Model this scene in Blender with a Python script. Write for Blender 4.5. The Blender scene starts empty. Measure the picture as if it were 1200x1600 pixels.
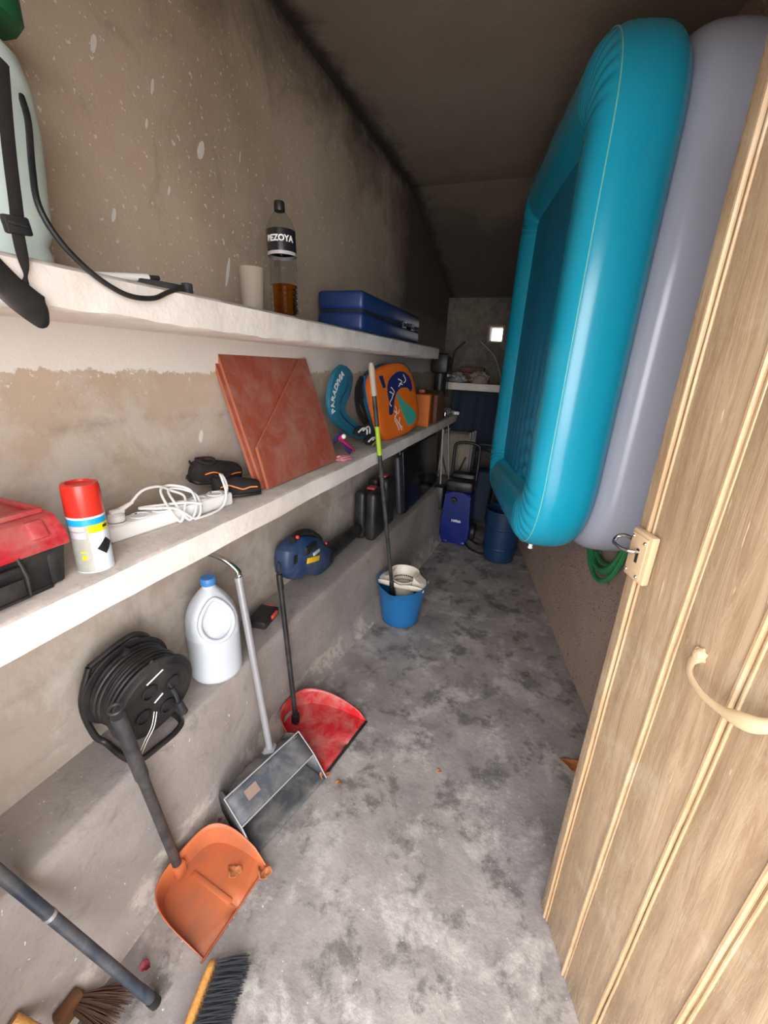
import bpy, bmesh, math, random
from mathutils import Vector, Matrix, noise
random.seed(7)
PI = math.pi
sc = bpy.context.scene
col = sc.collection
EYE = 1.55
F_PX = 640.0

# ------------------------------------------------------------------ camera
def _cam_axes():
    d = Vector((854 - 600, 582 - 800, F_PX)).normalized()          # picture direction of the room's depth
    yv = 800 + ((854 - 600) * (512 - 600) + F_PX * F_PX) / (800 - 582)
    v = Vector((512 - 600, yv - 800, F_PX)); v = (v - d * v.dot(d)).normalized()
    r = v.cross(d)
    return r, d, -v
_r, _d, _u = _cam_axes()
right = Vector((_r[0], _d[0], _u[0])); down = Vector((_r[1], _d[1], _u[1])); fwd = Vector((_r[2], _d[2], _u[2]))
cam_data = bpy.data.cameras.new('camera'); cam = bpy.data.objects.new('camera', cam_data); col.objects.link(cam)
cam_data.sensor_fit = 'HORIZONTAL'; cam_data.sensor_width = 36; cam_data.lens = F_PX / 1200 * 36
cam_data.clip_start = .01; cam_data.clip_end = 200
rot = Matrix((right, -down, -fwd)).transposed().to_4x4()
cam.matrix_world = Matrix.Translation((0, 0, EYE)) @ rot
sc.camera = cam

def ray(px, py):
    return right * (px - 600) + down * (py - 800) + fwd * F_PX
def hit(px, py, pt, n):                       # where the sight line through a pixel meets a real surface
    a = ray(px, py); o = Vector((0, 0, EYE)); n = Vector(n)
    return o + a * ((Vector(pt) - o).dot(n) / a.dot(n))
def onz(px, py, z): return hit(px, py, (0, 0, z), (0, 0, 1))
def onx(px, py, x): return hit(px, py, (x, 0, 0), (1, 0, 0))
def ony(px, py, y): return hit(px, py, (0, y, 0), (0, 1, 0))

# ------------------------------------------------------------------ sky, daylight, exposure
w = bpy.data.worlds.new('sky'); sc.world = w; w.use_nodes = True
bg = w.node_tree.nodes['Background']
bg.inputs[0].default_value = (.97, .98, 1.0, 1); bg.inputs[1].default_value = 8.0
pl = bpy.data.lights.new('doorway_daylight', 'AREA'); pl.shape = 'RECTANGLE'; pl.size = 1.18; pl.size_y = 2.1
pl.cycles.is_portal = True
plo = bpy.data.objects.new('doorway_daylight', pl); col.objects.link(plo)
plo.location = (.04, -.27, 1.05); plo.rotation_euler = (PI / 2, 0, 0)
sc.view_settings.view_transform = 'Standard'; sc.view_settings.look = 'None'
sc.view_settings.exposure = 0.45; sc.view_settings.gamma = 1
sc.view_settings.use_curve_mapping = False

# ------------------------------------------------------------------ materials
def lin(h):
    if not isinstance(h, str): return tuple(h)
    c = [int(h[i:i + 2], 16) / 255 for i in (0, 2, 4)]
    return tuple(x / 12.92 if x <= .04045 else ((x + .055) / 1.055) ** 2.4 for x in c)
class NT:
    def __init__(s, name):
        s.m = bpy.data.materials.new(name); s.m.use_nodes = True; s.t = s.m.node_tree
        s.b = s.t.nodes['Principled BSDF']
    def n(s, typ, ins=None, **kw):
        x = s.t.nodes.new(typ)
        for k, v in kw.items(): setattr(x, k, v)
        for k, v in (ins or {}).items(): s.put(x.inputs[k], v)
        return x
    def put(s, sock, v):
        if hasattr(v, 'is_output') or isinstance(v, bpy.types.NodeSocket): s.t.links.new(v, sock)
        elif isinstance(v, (tuple, list)) and sock.type == 'RGBA': sock.default_value = tuple(v)[:3] + (1,)
        else: sock.default_value = v
    def math(s, op, a, b=0.0, clamp=False):
        x = s.n('ShaderNodeMath', {0: a, 1: b}, operation=op); x.use_clamp = clamp; return x.outputs[0]
    def mix(s, f, a, b):
        x = s.n('ShaderNodeMix', data_type='RGBA')
        s.put(x.inputs['Factor'], f); s.put(x.inputs[6], a); s.put(x.inputs[7], b); return x.outputs[2]
    def noise(s, scale, detail=4, rough=.55, vec=None, dist=0):
        x = s.n('ShaderNodeTexNoise', {'Scale': scale, 'Detail': detail, 'Roughness': rough, 'Distortion': dist})
        if vec is not None: s.put(x.inputs['Vector'], vec)
        return x.outputs[0]
    def ramp(s, v, a, b):
        x = s.n('ShaderNodeMapRange', {0: v, 1: a, 2: b}); x.clamp = True; return x.outputs[0]
    def bump(s, h, strength, dist=.01):
        x = s.n('ShaderNodeBump', {'Strength': strength, 'Distance': dist, 'Height': h}); return x.outputs[0]
    def pos(s): return s.n('ShaderNodeNewGeometry').outputs['Position']
    def obj(s): return s.n('ShaderNodeTexCoord').outputs['Object']
    def fin(s, c, rough=.8, normal=None, metal=0):
        s.put(s.b.inputs['Base Color'], c); s.put(s.b.inputs['Roughness'], rough); s.b.inputs['Metallic'].default_value = metal
        if normal is not None: s.put(s.b.inputs['Normal'], normal)
        return s.m
def M(name, c, rough=.5, metal=0, var=.12, scale=14, bump=.05, dust=0, dcol='b8aca0', bscale=90, trans=0, ior=1.45, coat=0):
    t = NT(name); c = lin(c); p = t.obj()
    n1 = t.noise(scale, 4, .6, p)
    lo = tuple(x * (1 - var) for x in c); hi = tuple(min(1, x * (1 + var)) for x in c)
    out = t.mix(n1, lo, hi)
    if dust:
        dn = t.noise(scale * .7, 6, .7, p, .4)
        f = t.math('MULTIPLY', t.ramp(dn, .42, .68), dust)
        out = t.mix(f, out, lin(dcol))
    nb = t.bump(t.noise(bscale, 3, .6, p), bump, .004) if bump else None
    t.fin(out, rough, nb, metal)
    if trans: t.b.inputs['Transmission Weight'].default_value = trans; t.b.inputs['IOR'].default_value = ior
    if coat: t.b.inputs['Coat Weight'].default_value = coat; t.b.inputs['Coat Roughness'].default_value = .15
    return t.m

def mat_wall(name, hi, lo, left=False, rough_cast=False):
    t = NT(name); p = t.pos(); sp = t.n('ShaderNodeSeparateXYZ', {0: p}); X, Y, Z = sp.outputs
    big = t.noise(1.6, 5, .6, p, .3); fine = t.noise(14, 6, .7, p); grain = t.noise(120, 3, .6, p)
    c = t.mix(t.ramp(big, .32, .68), lin(lo), lin(hi))
    c = t.mix(t.math('MULTIPLY', t.ramp(fine, .35, .75), .35), c, lin('b9ada0'))
    mark = t.noise(5, 7, .75, p, 1.2)
    c = t.mix(t.math('MULTIPLY', t.ramp(mark, .56, .70), .45), c, lin('8f8274'))
    if left:
        # horizontal block courses showing faintly through the render
        zz = t.math('ADD', Z, t.math('MULTIPLY', big, .07))
        fr = t.math('ABSOLUTE', t.math('SUBTRACT', t.math('FRACT', t.math('DIVIDE', zz, .2)), .5))
        jt = t.math('MULTIPLY', t.ramp(fr, .40, .5), t.ramp(t.noise(3, 3, .6, p), .4, .7))
        jt = t.math('MULTIPLY', jt, t.ramp(Z, 1.55, 1.5))
        c = t.mix(t.math('MULTIPLY', jt, .55), c, lin('6e6157'))
        # greyer, dustier low down
        c = t.mix(t.math('MULTIPLY', t.ramp(Z, 1.5, .7), .55), c, lin('989390'))
        c = t.mix(t.math('MULTIPLY', t.math('MULTIPLY', t.ramp(t.noise(4.2, 7, .7, p, .4), .48, .62), t.ramp(Z, 1.58, 1.5)), .55), c, lin('cbc4bd'))
        # white lime paint carried down below the upper shelf, ragged lower edge
        edge = t.math('ADD', t.math('ADD', Z, t.math('MULTIPLY', t.noise(7, 2, .5, p), .05)), t.math('MULTIPLY', t.math('MULTIPLY', t.noise(45, 4, .7, p), .05), 1.0))
        paint = t.math('MULTIPLY', t.ramp(edge, 1.548, 1.553), t.ramp(Z, 1.70, 1.66))
        flake = t.math('MULTIPLY', t.ramp(t.noise(60, 3, .6, p), .64, .66), t.math('MULTIPLY', t.ramp(edge, 1.46, 1.55), .8))
        paint = t.math('MAXIMUM', paint, flake)
        # small spatters
        mp = t.n('ShaderNodeMapping', {0: p}); mp.inputs['Rotation'].default_value = (.35, 0, 0); mp.inputs['Scale'].default_value = (20, 24, 11)
        vo = t.n('ShaderNodeTexVoronoi', {'Vector': mp.outputs[0], 'Scale': 1.0, 'Randomness': 1.0})
        sz = t.n('ShaderNodeTexNoise', {'Vector': p, 'Scale': 22.0}).outputs[0]
        spt = t.math('LESS_THAN', vo.outputs['Distance'], t.math('MULTIPLY', t.ramp(sz, .56, .90), .30))
        spt = t.math('MULTIPLY', spt, t.math('MULTIPLY', t.ramp(Z, 1.3, 1.8), t.ramp(Y, 2.2, 1.7)))
        paint = t.math('MAXIMUM', paint, t.math('MULTIPLY', spt, .75))
        # the larger splashes, each a long drop
        for (a, b, ly, lz, an) in SPLATS:
            dy = t.math('SUBTRACT', Y, a); dz = t.math('SUBTRACT', Z, b)
            ca, sa = math.cos(an), math.sin(an)
            uu = t.math('DIVIDE', t.math('ADD', t.math('MULTIPLY', dy, ca), t.math('MULTIPLY', dz, sa)), ly)
            vv = t.math('DIVIDE', t.math('SUBTRACT', t.math('MULTIPLY', dz, ca), t.math('MULTIPLY', dy, sa)), lz)
            rr = t.math('ADD', t.math('MULTIPLY', uu, uu), t.math('MULTIPLY', vv, vv))
            rr = t.math('ADD', rr, t.math('MULTIPLY', t.noise(60, 2, .5, p), .9))
            paint = t.math('MAXIMUM', paint, t.math('LESS_THAN', rr, 1.25))
        c = t.mix(paint, c, lin('e4dcd4'))
        # damp and mould along the ceiling joint and at the back
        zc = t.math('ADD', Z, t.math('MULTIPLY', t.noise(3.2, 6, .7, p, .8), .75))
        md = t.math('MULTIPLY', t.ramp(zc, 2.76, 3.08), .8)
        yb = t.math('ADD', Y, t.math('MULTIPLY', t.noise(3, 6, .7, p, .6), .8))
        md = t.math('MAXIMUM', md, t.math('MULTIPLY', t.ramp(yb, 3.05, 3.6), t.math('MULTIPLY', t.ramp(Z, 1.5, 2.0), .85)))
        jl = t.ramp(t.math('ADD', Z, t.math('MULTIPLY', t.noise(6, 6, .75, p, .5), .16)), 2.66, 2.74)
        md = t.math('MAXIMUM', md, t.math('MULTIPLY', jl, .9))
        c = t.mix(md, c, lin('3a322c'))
    h = t.math('ADD', t.math('MULTIPLY', fine, .5), t.math('MULTIPLY', grain, .35))
    st = .25
    if rough_cast:
        v = t.n('ShaderNodeTexVoronoi', {'Vector': p, 'Scale': 120.0}).outputs['Distance']
        h = t.math('ADD', t.noise(110, 6, .8, p), t.math('MULTIPLY', v, .5)); st = 1.0
        pit = t.math('MULTIPLY', t.ramp(t.noise(48, 3, .6, p), .60, .66), t.ramp(t.noise(7, 3, .6, p), .42, .56))
        c = t.mix(t.math('MULTIPLY', t.ramp(t.noise(150, 4, .8, p), .42, .62), .45), c, lin('8f7a6c'))
        c = t.mix(t.math('MULTIPLY', pit, .8), c, lin('4b433c'))
    return t.fin(c, .92, t.bump(h, st, .012))

SPLATS = []
for (x, y, ly, lz, an) in ((146, 68, .007, .022, .35), (238, 135, .005, .022, .3), (314, 235, .013, .030, .45), (229, 193, .004, .014, .3),
                           (178, 336, .006, .020, .35), (356, 425, .008, .050, .3), (314, 682, .010, .024, .25), (375, 245, .003, .02, .2), (264, 298, .004, .014, .4)):
    q = onx(x, y, -1.05); SPLATS.append((q.y, q.z, ly, lz, -an))

WALL_L = mat_wall('lime_render_wall', 'cbb69f', 'ab967f', left=True)
WALL_R = mat_wall('rough_cast_wall', 'd0b3a1', 'b8998a', rough_cast=True)
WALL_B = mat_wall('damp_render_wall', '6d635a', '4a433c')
WALL_F = mat_wall('plain_render_wall', 'a89a8a', '8f8172')
def mat_ceiling():
    t = NT('ceiling_render'); p = t.pos(); sp = t.n('ShaderNodeSeparateXYZ', {0: p})
    c = t.mix(t.ramp(t.noise(1.3, 5, .6, p), .3, .7), lin('7e7163'), lin('93857a'))
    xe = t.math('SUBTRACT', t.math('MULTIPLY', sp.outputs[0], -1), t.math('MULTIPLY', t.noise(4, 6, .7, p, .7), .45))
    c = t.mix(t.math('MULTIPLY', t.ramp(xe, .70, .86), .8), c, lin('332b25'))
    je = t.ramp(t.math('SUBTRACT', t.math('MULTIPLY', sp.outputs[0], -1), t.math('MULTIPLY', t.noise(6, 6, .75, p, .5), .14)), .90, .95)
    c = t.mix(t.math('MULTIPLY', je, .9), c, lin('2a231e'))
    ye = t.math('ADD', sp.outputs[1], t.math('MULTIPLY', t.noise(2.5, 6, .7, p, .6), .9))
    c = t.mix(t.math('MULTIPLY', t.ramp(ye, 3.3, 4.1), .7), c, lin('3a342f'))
    return t.fin(c, .95, t.bump(t.noise(30, 5, .7, p), .25, .01))
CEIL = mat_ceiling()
def mat_floor():
    t = NT('cement_floor'); p = t.pos()
    n1 = t.noise(3.2, 8, .68, p, .1); n2 = t.noise(6, 9, .72, p, .15); n3 = t.noise(40, 5, .7, p)
    c = t.mix(t.ramp(n1, .36, .64), lin('7e7775'), lin('a49c97'))
    c = t.mix(t.math('MULTIPLY', t.ramp(n2, .515, .60), .75), c, lin('565450'))
    n4 = t.noise(5.5, 8, .72, t.n('ShaderNodeVectorMath', {0: p, 1: (3.1, 7.7, 0)}).outputs[0], .15)
    c = t.mix(t.math('MULTIPLY', t.ramp(n4, .52, .62), .7), c, lin('bab3ae'))
    c = t.mix(t.math('MULTIPLY', t.ramp(n3, .58, .70), .3), c, lin('77736f'))
    w = t.ramp(t.noise(75, 3, .6, p), .71, .73)
    c = t.mix(t.math('MULTIPLY', w, .8), c, lin('d8d4d0'))
    h = t.math('ADD', n2, t.math('MULTIPLY', n3, .6))
    return t.fin(c, t.ramp(n1, -.4, 1.2), t.bump(h, .35, .01))
FLOOR = mat_floor()
def mat_ledge():
    t = NT('ledge_cement'); p = t.pos(); sp = t.n('ShaderNodeSeparateXYZ', {0: p})
    n1 = t.noise(2.6, 7, .65, p, .5); n2 = t.noise(11, 8, .75, p, .7)
    c = t.mix(t.ramp(n1, .34, .66), lin('8b827e'), lin('a29891'))
    c = t.mix(t.math('MULTIPLY', t.ramp(n2, .55, .66), .5), c, lin('6f6a68'))
    zf = t.math('ADD', sp.outputs[2], t.math('MULTIPLY', t.noise(9, 6, .7, p, .5), .35))
    bare = t.math('MULTIPLY', t.ramp(zf, .30, .24), t.ramp(t.noise(6, 5, .7, p), .48, .56))
    c = t.mix(t.math('MULTIPLY', bare, .6), c, lin('c7bbae'))
    mp = t.n('ShaderNodeMapping', {0: p}); mp.inputs['Scale'].default_value = (50, 90, 28); mp.inputs['Rotation'].default_value = (.7, 0, 0)
    s = t.ramp(t.noise(1.0, 3, .6, mp.outputs[0]), .70, .73)
    c = t.mix(t.math('MULTIPLY', s, .8), c, lin('dedad6'))
    return t.fin(c, .85, t.bump(t.math('ADD', n2, t.noise(50, 4, .7, p)), .3, .01))
LEDGE = mat_ledge()
def mat_shelf():
    t = NT('whitewashed_concrete'); p = t.pos(); sp = t.n('ShaderNodeSeparateXYZ', {0: p})
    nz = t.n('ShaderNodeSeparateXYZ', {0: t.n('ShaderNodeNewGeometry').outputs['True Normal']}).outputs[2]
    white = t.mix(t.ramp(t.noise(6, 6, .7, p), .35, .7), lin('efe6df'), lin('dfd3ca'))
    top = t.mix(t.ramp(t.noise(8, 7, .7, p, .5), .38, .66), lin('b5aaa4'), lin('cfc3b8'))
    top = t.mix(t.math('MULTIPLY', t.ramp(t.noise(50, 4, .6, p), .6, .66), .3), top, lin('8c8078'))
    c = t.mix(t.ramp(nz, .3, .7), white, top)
    return t.fin(c, .8, t.bump(t.math('ADD', t.noise(5, 5, .6, p), t.noise(45, 4, .6, p)), .25, .008))
SHELF = mat_shelf()
def mat_wood(name='door_wood', a='c2a581', b='a88a67', c3='8f7355'):
    t = NT(name); p = t.obj()
    mp = t.n('ShaderNodeMapping', {0: p}); mp.inputs['Scale'].default_value = (34, 34, 2.2)
    g = t.noise(1.5, 7, .7, mp.outputs[0], .9)
    mp2 = t.n('ShaderNodeMapping', {0: p}); mp2.inputs['Scale'].default_value = (9, 9, 1.8)
    g2 = t.noise(1.0, 5, .65, mp2.outputs[0], .4)
    c = t.mix(t.ramp(g, .35, .66), lin(b), lin(a))
    c = t.mix(t.math('MULTIPLY', t.ramp(g2, .5, .72), .5), c, lin(c3))
    c = t.mix(t.math('MULTIPLY', t.ramp(t.noise(5, 6, .7, p), .56, .68), .45), c, lin('b2a58f'))
    mp3 = t.n('ShaderNodeMapping', {0: p}); mp3.inputs['Scale'].default_value = (160, 160, 9)
    fl = t.ramp(t.noise(1, 3, .6, mp3.outputs[0]), .70, .74)
    c = t.mix(t.math('MULTIPLY', fl, .5), c, lin('e0c8a4'))
    return t.fin(c, t.ramp(g, .2, 1.3), t.bump(g, .35, .004))
WOOD = mat_wood('door_wood', 'a68f73', '8c7258', '785f47')
BEAD = mat_wood('bead_wood', 'b79a78', '9c7d5c', '826447')
PINE = mat_wood('pine_wood', 'd09a5a', 'b9803f', '9a6a34')

WHITE = M('white_plastic', 'ebe9e6', .4, bump=.02, var=.04)
MILK = M('milky_plastic', 'c3c8d0', .35, bump=.02, var=.04)
TANK = M('translucent_tank', 'd2dfd8', .35, bump=.02, var=.05)
BLACK = M('black_plastic', '17161a', .45, dust=.06)
BLACKD = M('dusty_black_plastic', '17161a', .6, dust=.06)
WEB = M('black_webbing', '262020', .9, bump=.3, bscale=400)
RUBBER = M('black_rubber', '151416', .5, dust=.05)
CHAR = M('charcoal_tube', '26292e', .5, dust=.12)
STEELBLUE = M('bluish_tube', '28303c', .5, dust=.15)
RED = M('red_plastic', 'bf242a', .35, dust=.4, var=.1)
REDLID = M('red_lid', 'b8262e', .45, dust=.35)
REDCAP = M('red_cap', 'd03024', .3, bump=0, var=.03)
ORANGE = M('orange_plastic', 'bf683e', .5, dust=.85, dcol='94604c', scale=6)
ORANGEB = M('orange_foam', 'e06a10', .5, dust=.05)
GREY = M('grey_plastic', '4c4e52', .55, dust=.35)
GREYD = M('grey_plastic_inside', '484c53', .55, dust=.3)
ALU = M('painted_aluminium', 'a3a3a8', .4, metal=.4, dust=.15)
CHROME = M('chrome', 'c9c7c4', .2, metal=1, bump=0)
BLUE = M('blue_bucket_plastic', '1d649c', .35, bump=.02, var=.06)
NAVY = M('navy_plastic', '1d3a63', .45, dust=.12)
CASEBLUE = M('blue_case_plastic', '1c3568', .4, bump=.03, var=.08)
WASHBLUE = M('washer_blue', '182872', .35, var=.06)
DKBLUE = M('dark_blue_plastic', '0d3253', .5)
TERRA = M('terracotta', '9c4832', .75, var=.14, scale=9, dust=.28, bump=.1)
TERRAE = M('terracotta_lit_edge', 'b0664a', .8, var=.12)  # paler than the tile faces: the lit edge's highlight put into the colour
TEAL = M('teal_neoprene', '226a84', .6, bump=.15)
PURPLE = M('purple_fabric', '40306c', .8, bump=.2)
PINK = M('pink_plastic', 'd0276f', .4)
PALEPINK = M('pale_pink_cloth', 'd98f98', .9)
GREEN = M('green_cap', '1d5a34', .5)
HOSEG = M('green_hose', '2f7d4a', .4, var=.15)
LIME = M('lime_label', 'a8c832', .4)
YELLOW = M('yellow_sticker', 'f0c41a', .4)
REDMARK = M('red_mark', 'e04a3a', .4)
ORTRIM = M('orange_trim', 'f08a45', .5)
SHOE = M('black_mesh_fabric', '1f1b1b', .85, bump=.5, bscale=260)
CREAM = M('cream_plastic', 'dcd0bf', .45, dust=.1)
BRISTLE = M('dark_bristle', '23262e', .6, var=.3)
STRAW = M('brown_bristle', '54392a', .8, var=.3)
LEAF = M('dry_leaf', 'a8683c', .8, var=.25)
PETAL = M('wilted_petal', '8e3442', .7, var=.25)
BEIGE = M('beige_canvas', '8d8375', .85)
DKCLOTH = M('dark_navy_cloth', '25303f', .9, bump=.2)
BAG = M('clear_crumpled_bag', '8f8f90', .35, bump=.3, bscale=30)
CARTON = M('brown_carton', '6e4c38', .85)
INK = M('black_ink', '1c1c1e', .5, bump=0)
LBL = M('black_label', '211d22', .3, bump=0, coat=.4)
LBLTXT = M('label_white', 'eceaea', .5, bump=0)
SKYBLUE = M('sky_blue_label', '18a0dc', .35, bump=0)
YLABEL = M('yellow_label', 'f4d80e', .35, bump=0)
CANW = M('can_white', 'd8e2ec', .3, bump=0, var=.03)
CANG = M('can_grey_panel', 'a5a39a', .4, bump=0, var=.25, scale=60)
BRASS = M('painted_latch', 'b39878', .5)
TEALS = M('turquoise_print', '3fa08c', .5, bump=0)
NAVYP = M('navy_print', '1f2a62', .5, bump=0)
WPRINT = M('white_print', 'e8dcc8', .5, bump=0)
POOLT = M('turquoise_vinyl', '1496b4', .22, var=.05, bump=.02, bscale=20, scale=4)
POOLG = M('grey_vinyl', 'a3a6b4', .22, var=.03, bump=.02, bscale=20, scale=4)
POOLF = M('teal_vinyl_floor', '0f7fa4', .4, var=.08, bump=.02, scale=4)
SEAM = M('vinyl_seam', '7fc4b4', .4, bump=0)
ALMOND = M('patio_paving', 'a8a198', .85)
def mat_glass(name, c, rough=.05, ior=1.33, sheer=.0):
    t = NT(name); t.fin(lin(c), rough); t.b.inputs['Transmission Weight'].default_value = 1; t.b.inputs['IOR'].default_value = ior
    return t.m
PET = mat_glass('clear_bottle_plastic', 'f2f4f5', .05, 1.08)
AMBER = mat_glass('amber_liquid', 'e8862a', .03, 1.12)
CUPM = M('frosted_cup', 'c9bcae', .35, trans=.55, ior=1.1, bump=0)

# ------------------------------------------------------------------ mesh builder
class MB:
    def __init__(s): s.b = bmesh.new(); s.mi = 0
    def _tag(s, f0):
        s.b.faces.ensure_lookup_table()
        for f in s.b.faces[f0:]: f.material_index = s.mi
    def box(s, c, size, rz=0, bev=0, R=None, seg=2, taper=1.0):
        f0 = len(s.b.faces)
        t = bmesh.new(); bmesh.ops.create_cube(t, size=1)
        for v in t.verts:
            k = taper if v.co.z < 0 else 1
            v.co = Vector((v.co.x * size[0] * k, v.co.y * size[1] * k, v.co.z * size[2]))
        if bev: bmesh.ops.bevel(t, geom=list(t.edges), offset=bev, segments=seg, affect='EDGES', profile=.5)
        m = Matrix.Translation(Vector(c)) @ (R.to_4x4() if R is not None else Matrix.Rotation(rz, 4, 'Z'))
        bmesh.ops.transform(t, matrix=m, verts=t.verts); s.join(t); s._tag(f0); return s
    def join(s, t):
        me = bpy.data.meshes.new('tmp'); t.to_mesh(me); t.free(); s.b.from_mesh(me); bpy.data.meshes.remove(me)
    def tube(s, pts, r, seg=10, closed=False, flat=None, caps=True):
        f0 = len(s.b.faces)
        pts = [Vector(p) for p in pts]; n = len(pts); rings = []
        up = None
        for i, p in enumerate(pts):
            a = pts[(i - 1) % n] if (closed or i > 0) else p; b = pts[(i + 1) % n] if (closed or i < n - 1) else p
            T = (b - a); T = T.normalized() if T.length > 1e-9 else Vector((0, 0, 1))
            if up is None:
                up = T.orthogonal().normalized()
                if flat is not None: up = (Vector(flat[0]) - T * Vector(flat[0]).dot(T)).normalized()
            else: up = (up - T * up.dot(T)).normalized()
            if flat is not None:
                q = Vector(flat[0]) - T * Vector(flat[0]).dot(T)
                if q.length > 1e-4: up = q.normalized()
            sd = T.cross(up); rr = r[i] if isinstance(r, (list, tuple)) else r
            k1, k2 = (1, 1) if flat is None else (flat[1], flat[2])
            rings.append([s.b.verts.new(p + up * math.cos(2 * PI * j / seg) * rr * k1 + sd * math.sin(2 * PI * j / seg) * rr * k2) for j in range(seg)])
        m = n if closed else n - 1
        for i in range(m):
            A, B = rings[i], rings[(i + 1) % n]
            for j in range(seg): s.b.faces.new((A[j], A[(j + 1) % seg], B[(j + 1) % seg], B[j]))
        if not closed and caps:
            s.b.faces.new(rings[0][::-1]); s.b.faces.new(rings[-1])
        s._tag(f0); return s
    def lathe(s, prof, c=(0, 0, 0), seg=28, R=None, capb=True, capt=True, fn=None, mids=None):
        f0 = len(s.b.faces)
        m = Matrix.Translation(Vector(c)) @ (R.to_4x4() if R is not None else Matrix())
        rings = []
        for (r, z) in prof:
            ring = []
            for j in range(seg):
                a = 2 * PI * j / seg; v = Vector((r * math.cos(a), r * math.sin(a), z))
                if fn: v = fn(v, a)
                ring.append(s.b.verts.new(m @ v))
            rings.append(ring)
        for i in range(len(rings) - 1):
            for j in range(seg):
                f = s.b.faces.new((rings[i][j], rings[i][(j + 1) % seg], rings[i + 1][(j + 1) % seg], rings[i + 1][j]))
                f.material_index = s.mi if mids is None else mids(i, 2 * PI * (j + .5) / seg)
        if capb: s.b.faces.new(rings[0][::-1])
        if capt: s.b.faces.new(rings[-1])
        if mids is None: s._tag(f0)
        return s
    def prism(s, poly, t, O=(0, 0, 0), U=(1, 0, 0), V=(0, 0, 1), bev=0):
        """polygon in the plane U,V through O, thickness t along U x V (centred)"""
        f0 = len(s.b.faces)
        U = Vector(U).normalized(); V = Vector(V).normalized(); N = U.cross(V).normalized(); O = Vector(O)
        tb = bmesh.new()
        A = [tb.verts.new(O + U * a + V * b + N * t / 2) for a, b in poly]; B = [tb.verts.new(O + U * a + V * b - N * t / 2) for a, b in poly]
        n = len(poly); tb.faces.new(A); tb.faces.new(B[::-1])
        for i in range(n): tb.faces.new((A[i], B[i], B[(i + 1) % n], A[(i + 1) % n]))
        if bev: bmesh.ops.bevel(tb, geom=[e for e in tb.edges], offset=bev, segments=2, affect='EDGES', profile=.5)
        bmesh.ops.recalc_face_normals(tb, faces=tb.faces)
        s.join(tb); s._tag(f0); return s
    def grid(s, fn, nu, nv, closeu=False):
        f0 = len(s.b.faces)
        g = [[s.b.verts.new(fn(i / nu, j / nv)) for j in range(nv + 1)] for i in range(nu if closeu else nu + 1)]
        for i in range(nu):
            for j in range(nv):
                a = g[i]; b = g[(i + 1) % len(g)]
                s.b.faces.new((a[j], b[j], b[j + 1], a[j + 1]))
        s._tag(f0); return s
    def ball(s, c, r, sub=2, sc_=(1, 1, 1), jit=0, floor=None):
        f0 = len(s.b.faces)
        t = bmesh.new(); bmesh.ops.create_icosphere(t, subdivisions=sub, radius=1)
        for v in t.verts:
            k = 1 + jit * noise.noise(v.co * 2.3 + Vector(c) * 9)
            v.co = Vector((v.co.x * r * sc_[0] * k, v.co.y * r * sc_[1] * k, v.co.z * r * sc_[2] * k)) + Vector(c)
        if floor is not None:
            for v in t.verts: v.co.z = max(v.co.z, floor)
        s.join(t); s._tag(f0); return s
    def shift(s, d):
        for v in s.b.verts: v.co += Vector(d)
        return s
    def go(s, name, mats, parent=None, loc=None, smooth=True, angle=40, solid=0, sub=0, recalc=True):
        if recalc: bmesh.ops.recalc_face_normals(s.b, faces=s.b.faces)
        if loc is not None: s.shift(-Vector(loc))
        me = bpy.data.meshes.new(name); s.b.to_mesh(me); s.b.free()
        for m in (mats if isinstance(mats, (list, tuple)) else [mats]): me.materials.append(m)
        if smooth:
            me.polygons.foreach_set('use_smooth', [True] * len(me.polygons))
            try: me.set_sharp_from_angle(angle=math.radians(angle))
            except Exception: pass
        o = bpy.data.objects.new(name, me); col.objects.link(o)
        if parent: o.parent = parent
        if loc is not None: o.location = loc
        if solid: md = o.modifiers.new('s', 'SOLIDIFY'); md.thickness = solid; md.offset = 0
        if sub: md = o.modifiers.new('u', 'SUBSURF'); md.levels = sub; md.render_levels = sub
        return o

def thing(name, label, cat, loc=(0, 0, 0), group=None, rz=0):
    o = bpy.data.objects.new(name, None); col.objects.link(o); o.location = loc; o.rotation_euler = (0, 0, rz)
    o.empty_display_size = .05; tag(o, label, cat, group); return o
def tag(o, label, cat, group=None):
    o['label'] = label; o['category'] = cat
    if group: o['group'] = group
    return o
def structure(o): o['kind'] = 'structure'; return o
def P(t, mb, name, mats, **kw):                 # a part given in world coordinates, stored local to its thing
    inv = Matrix.Rotation(-t.rotation_euler.z, 4, 'Z') @ Matrix.Translation(-t.location)
    for v in mb.b.verts: v.co = inv @ v.co
    return mb.go(name, mats, t, **kw)
def SUB(part, root, mb, name, mats, **kw):
    inv = Matrix.Rotation(-root.rotation_euler.z, 4, 'Z') @ Matrix.Translation(-root.location)
    for v in mb.b.verts: v.co = inv @ v.co
    return mb.go(name, mats, part, **kw)
def smooth_path(pts, n=8):
    pts = [Vector(p) for p in pts]; out = []
    for i in range(len(pts) - 1):
        p0 = pts[max(i - 1, 0)]; p1 = pts[i]; p2 = pts[i + 1]; p3 = pts[min(i + 2, len(pts) - 1)]
        for k in range(n):
            t = k / n
            out.append(.5 * ((2 * p1) + (p2 - p0) * t + (2 * p0 - 5 * p1 + 4 * p2 - p3) * t * t + (3 * p1 - p0 - 3 * p2 + p3) * t ** 3))
    out.append(pts[-1]); return out
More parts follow.
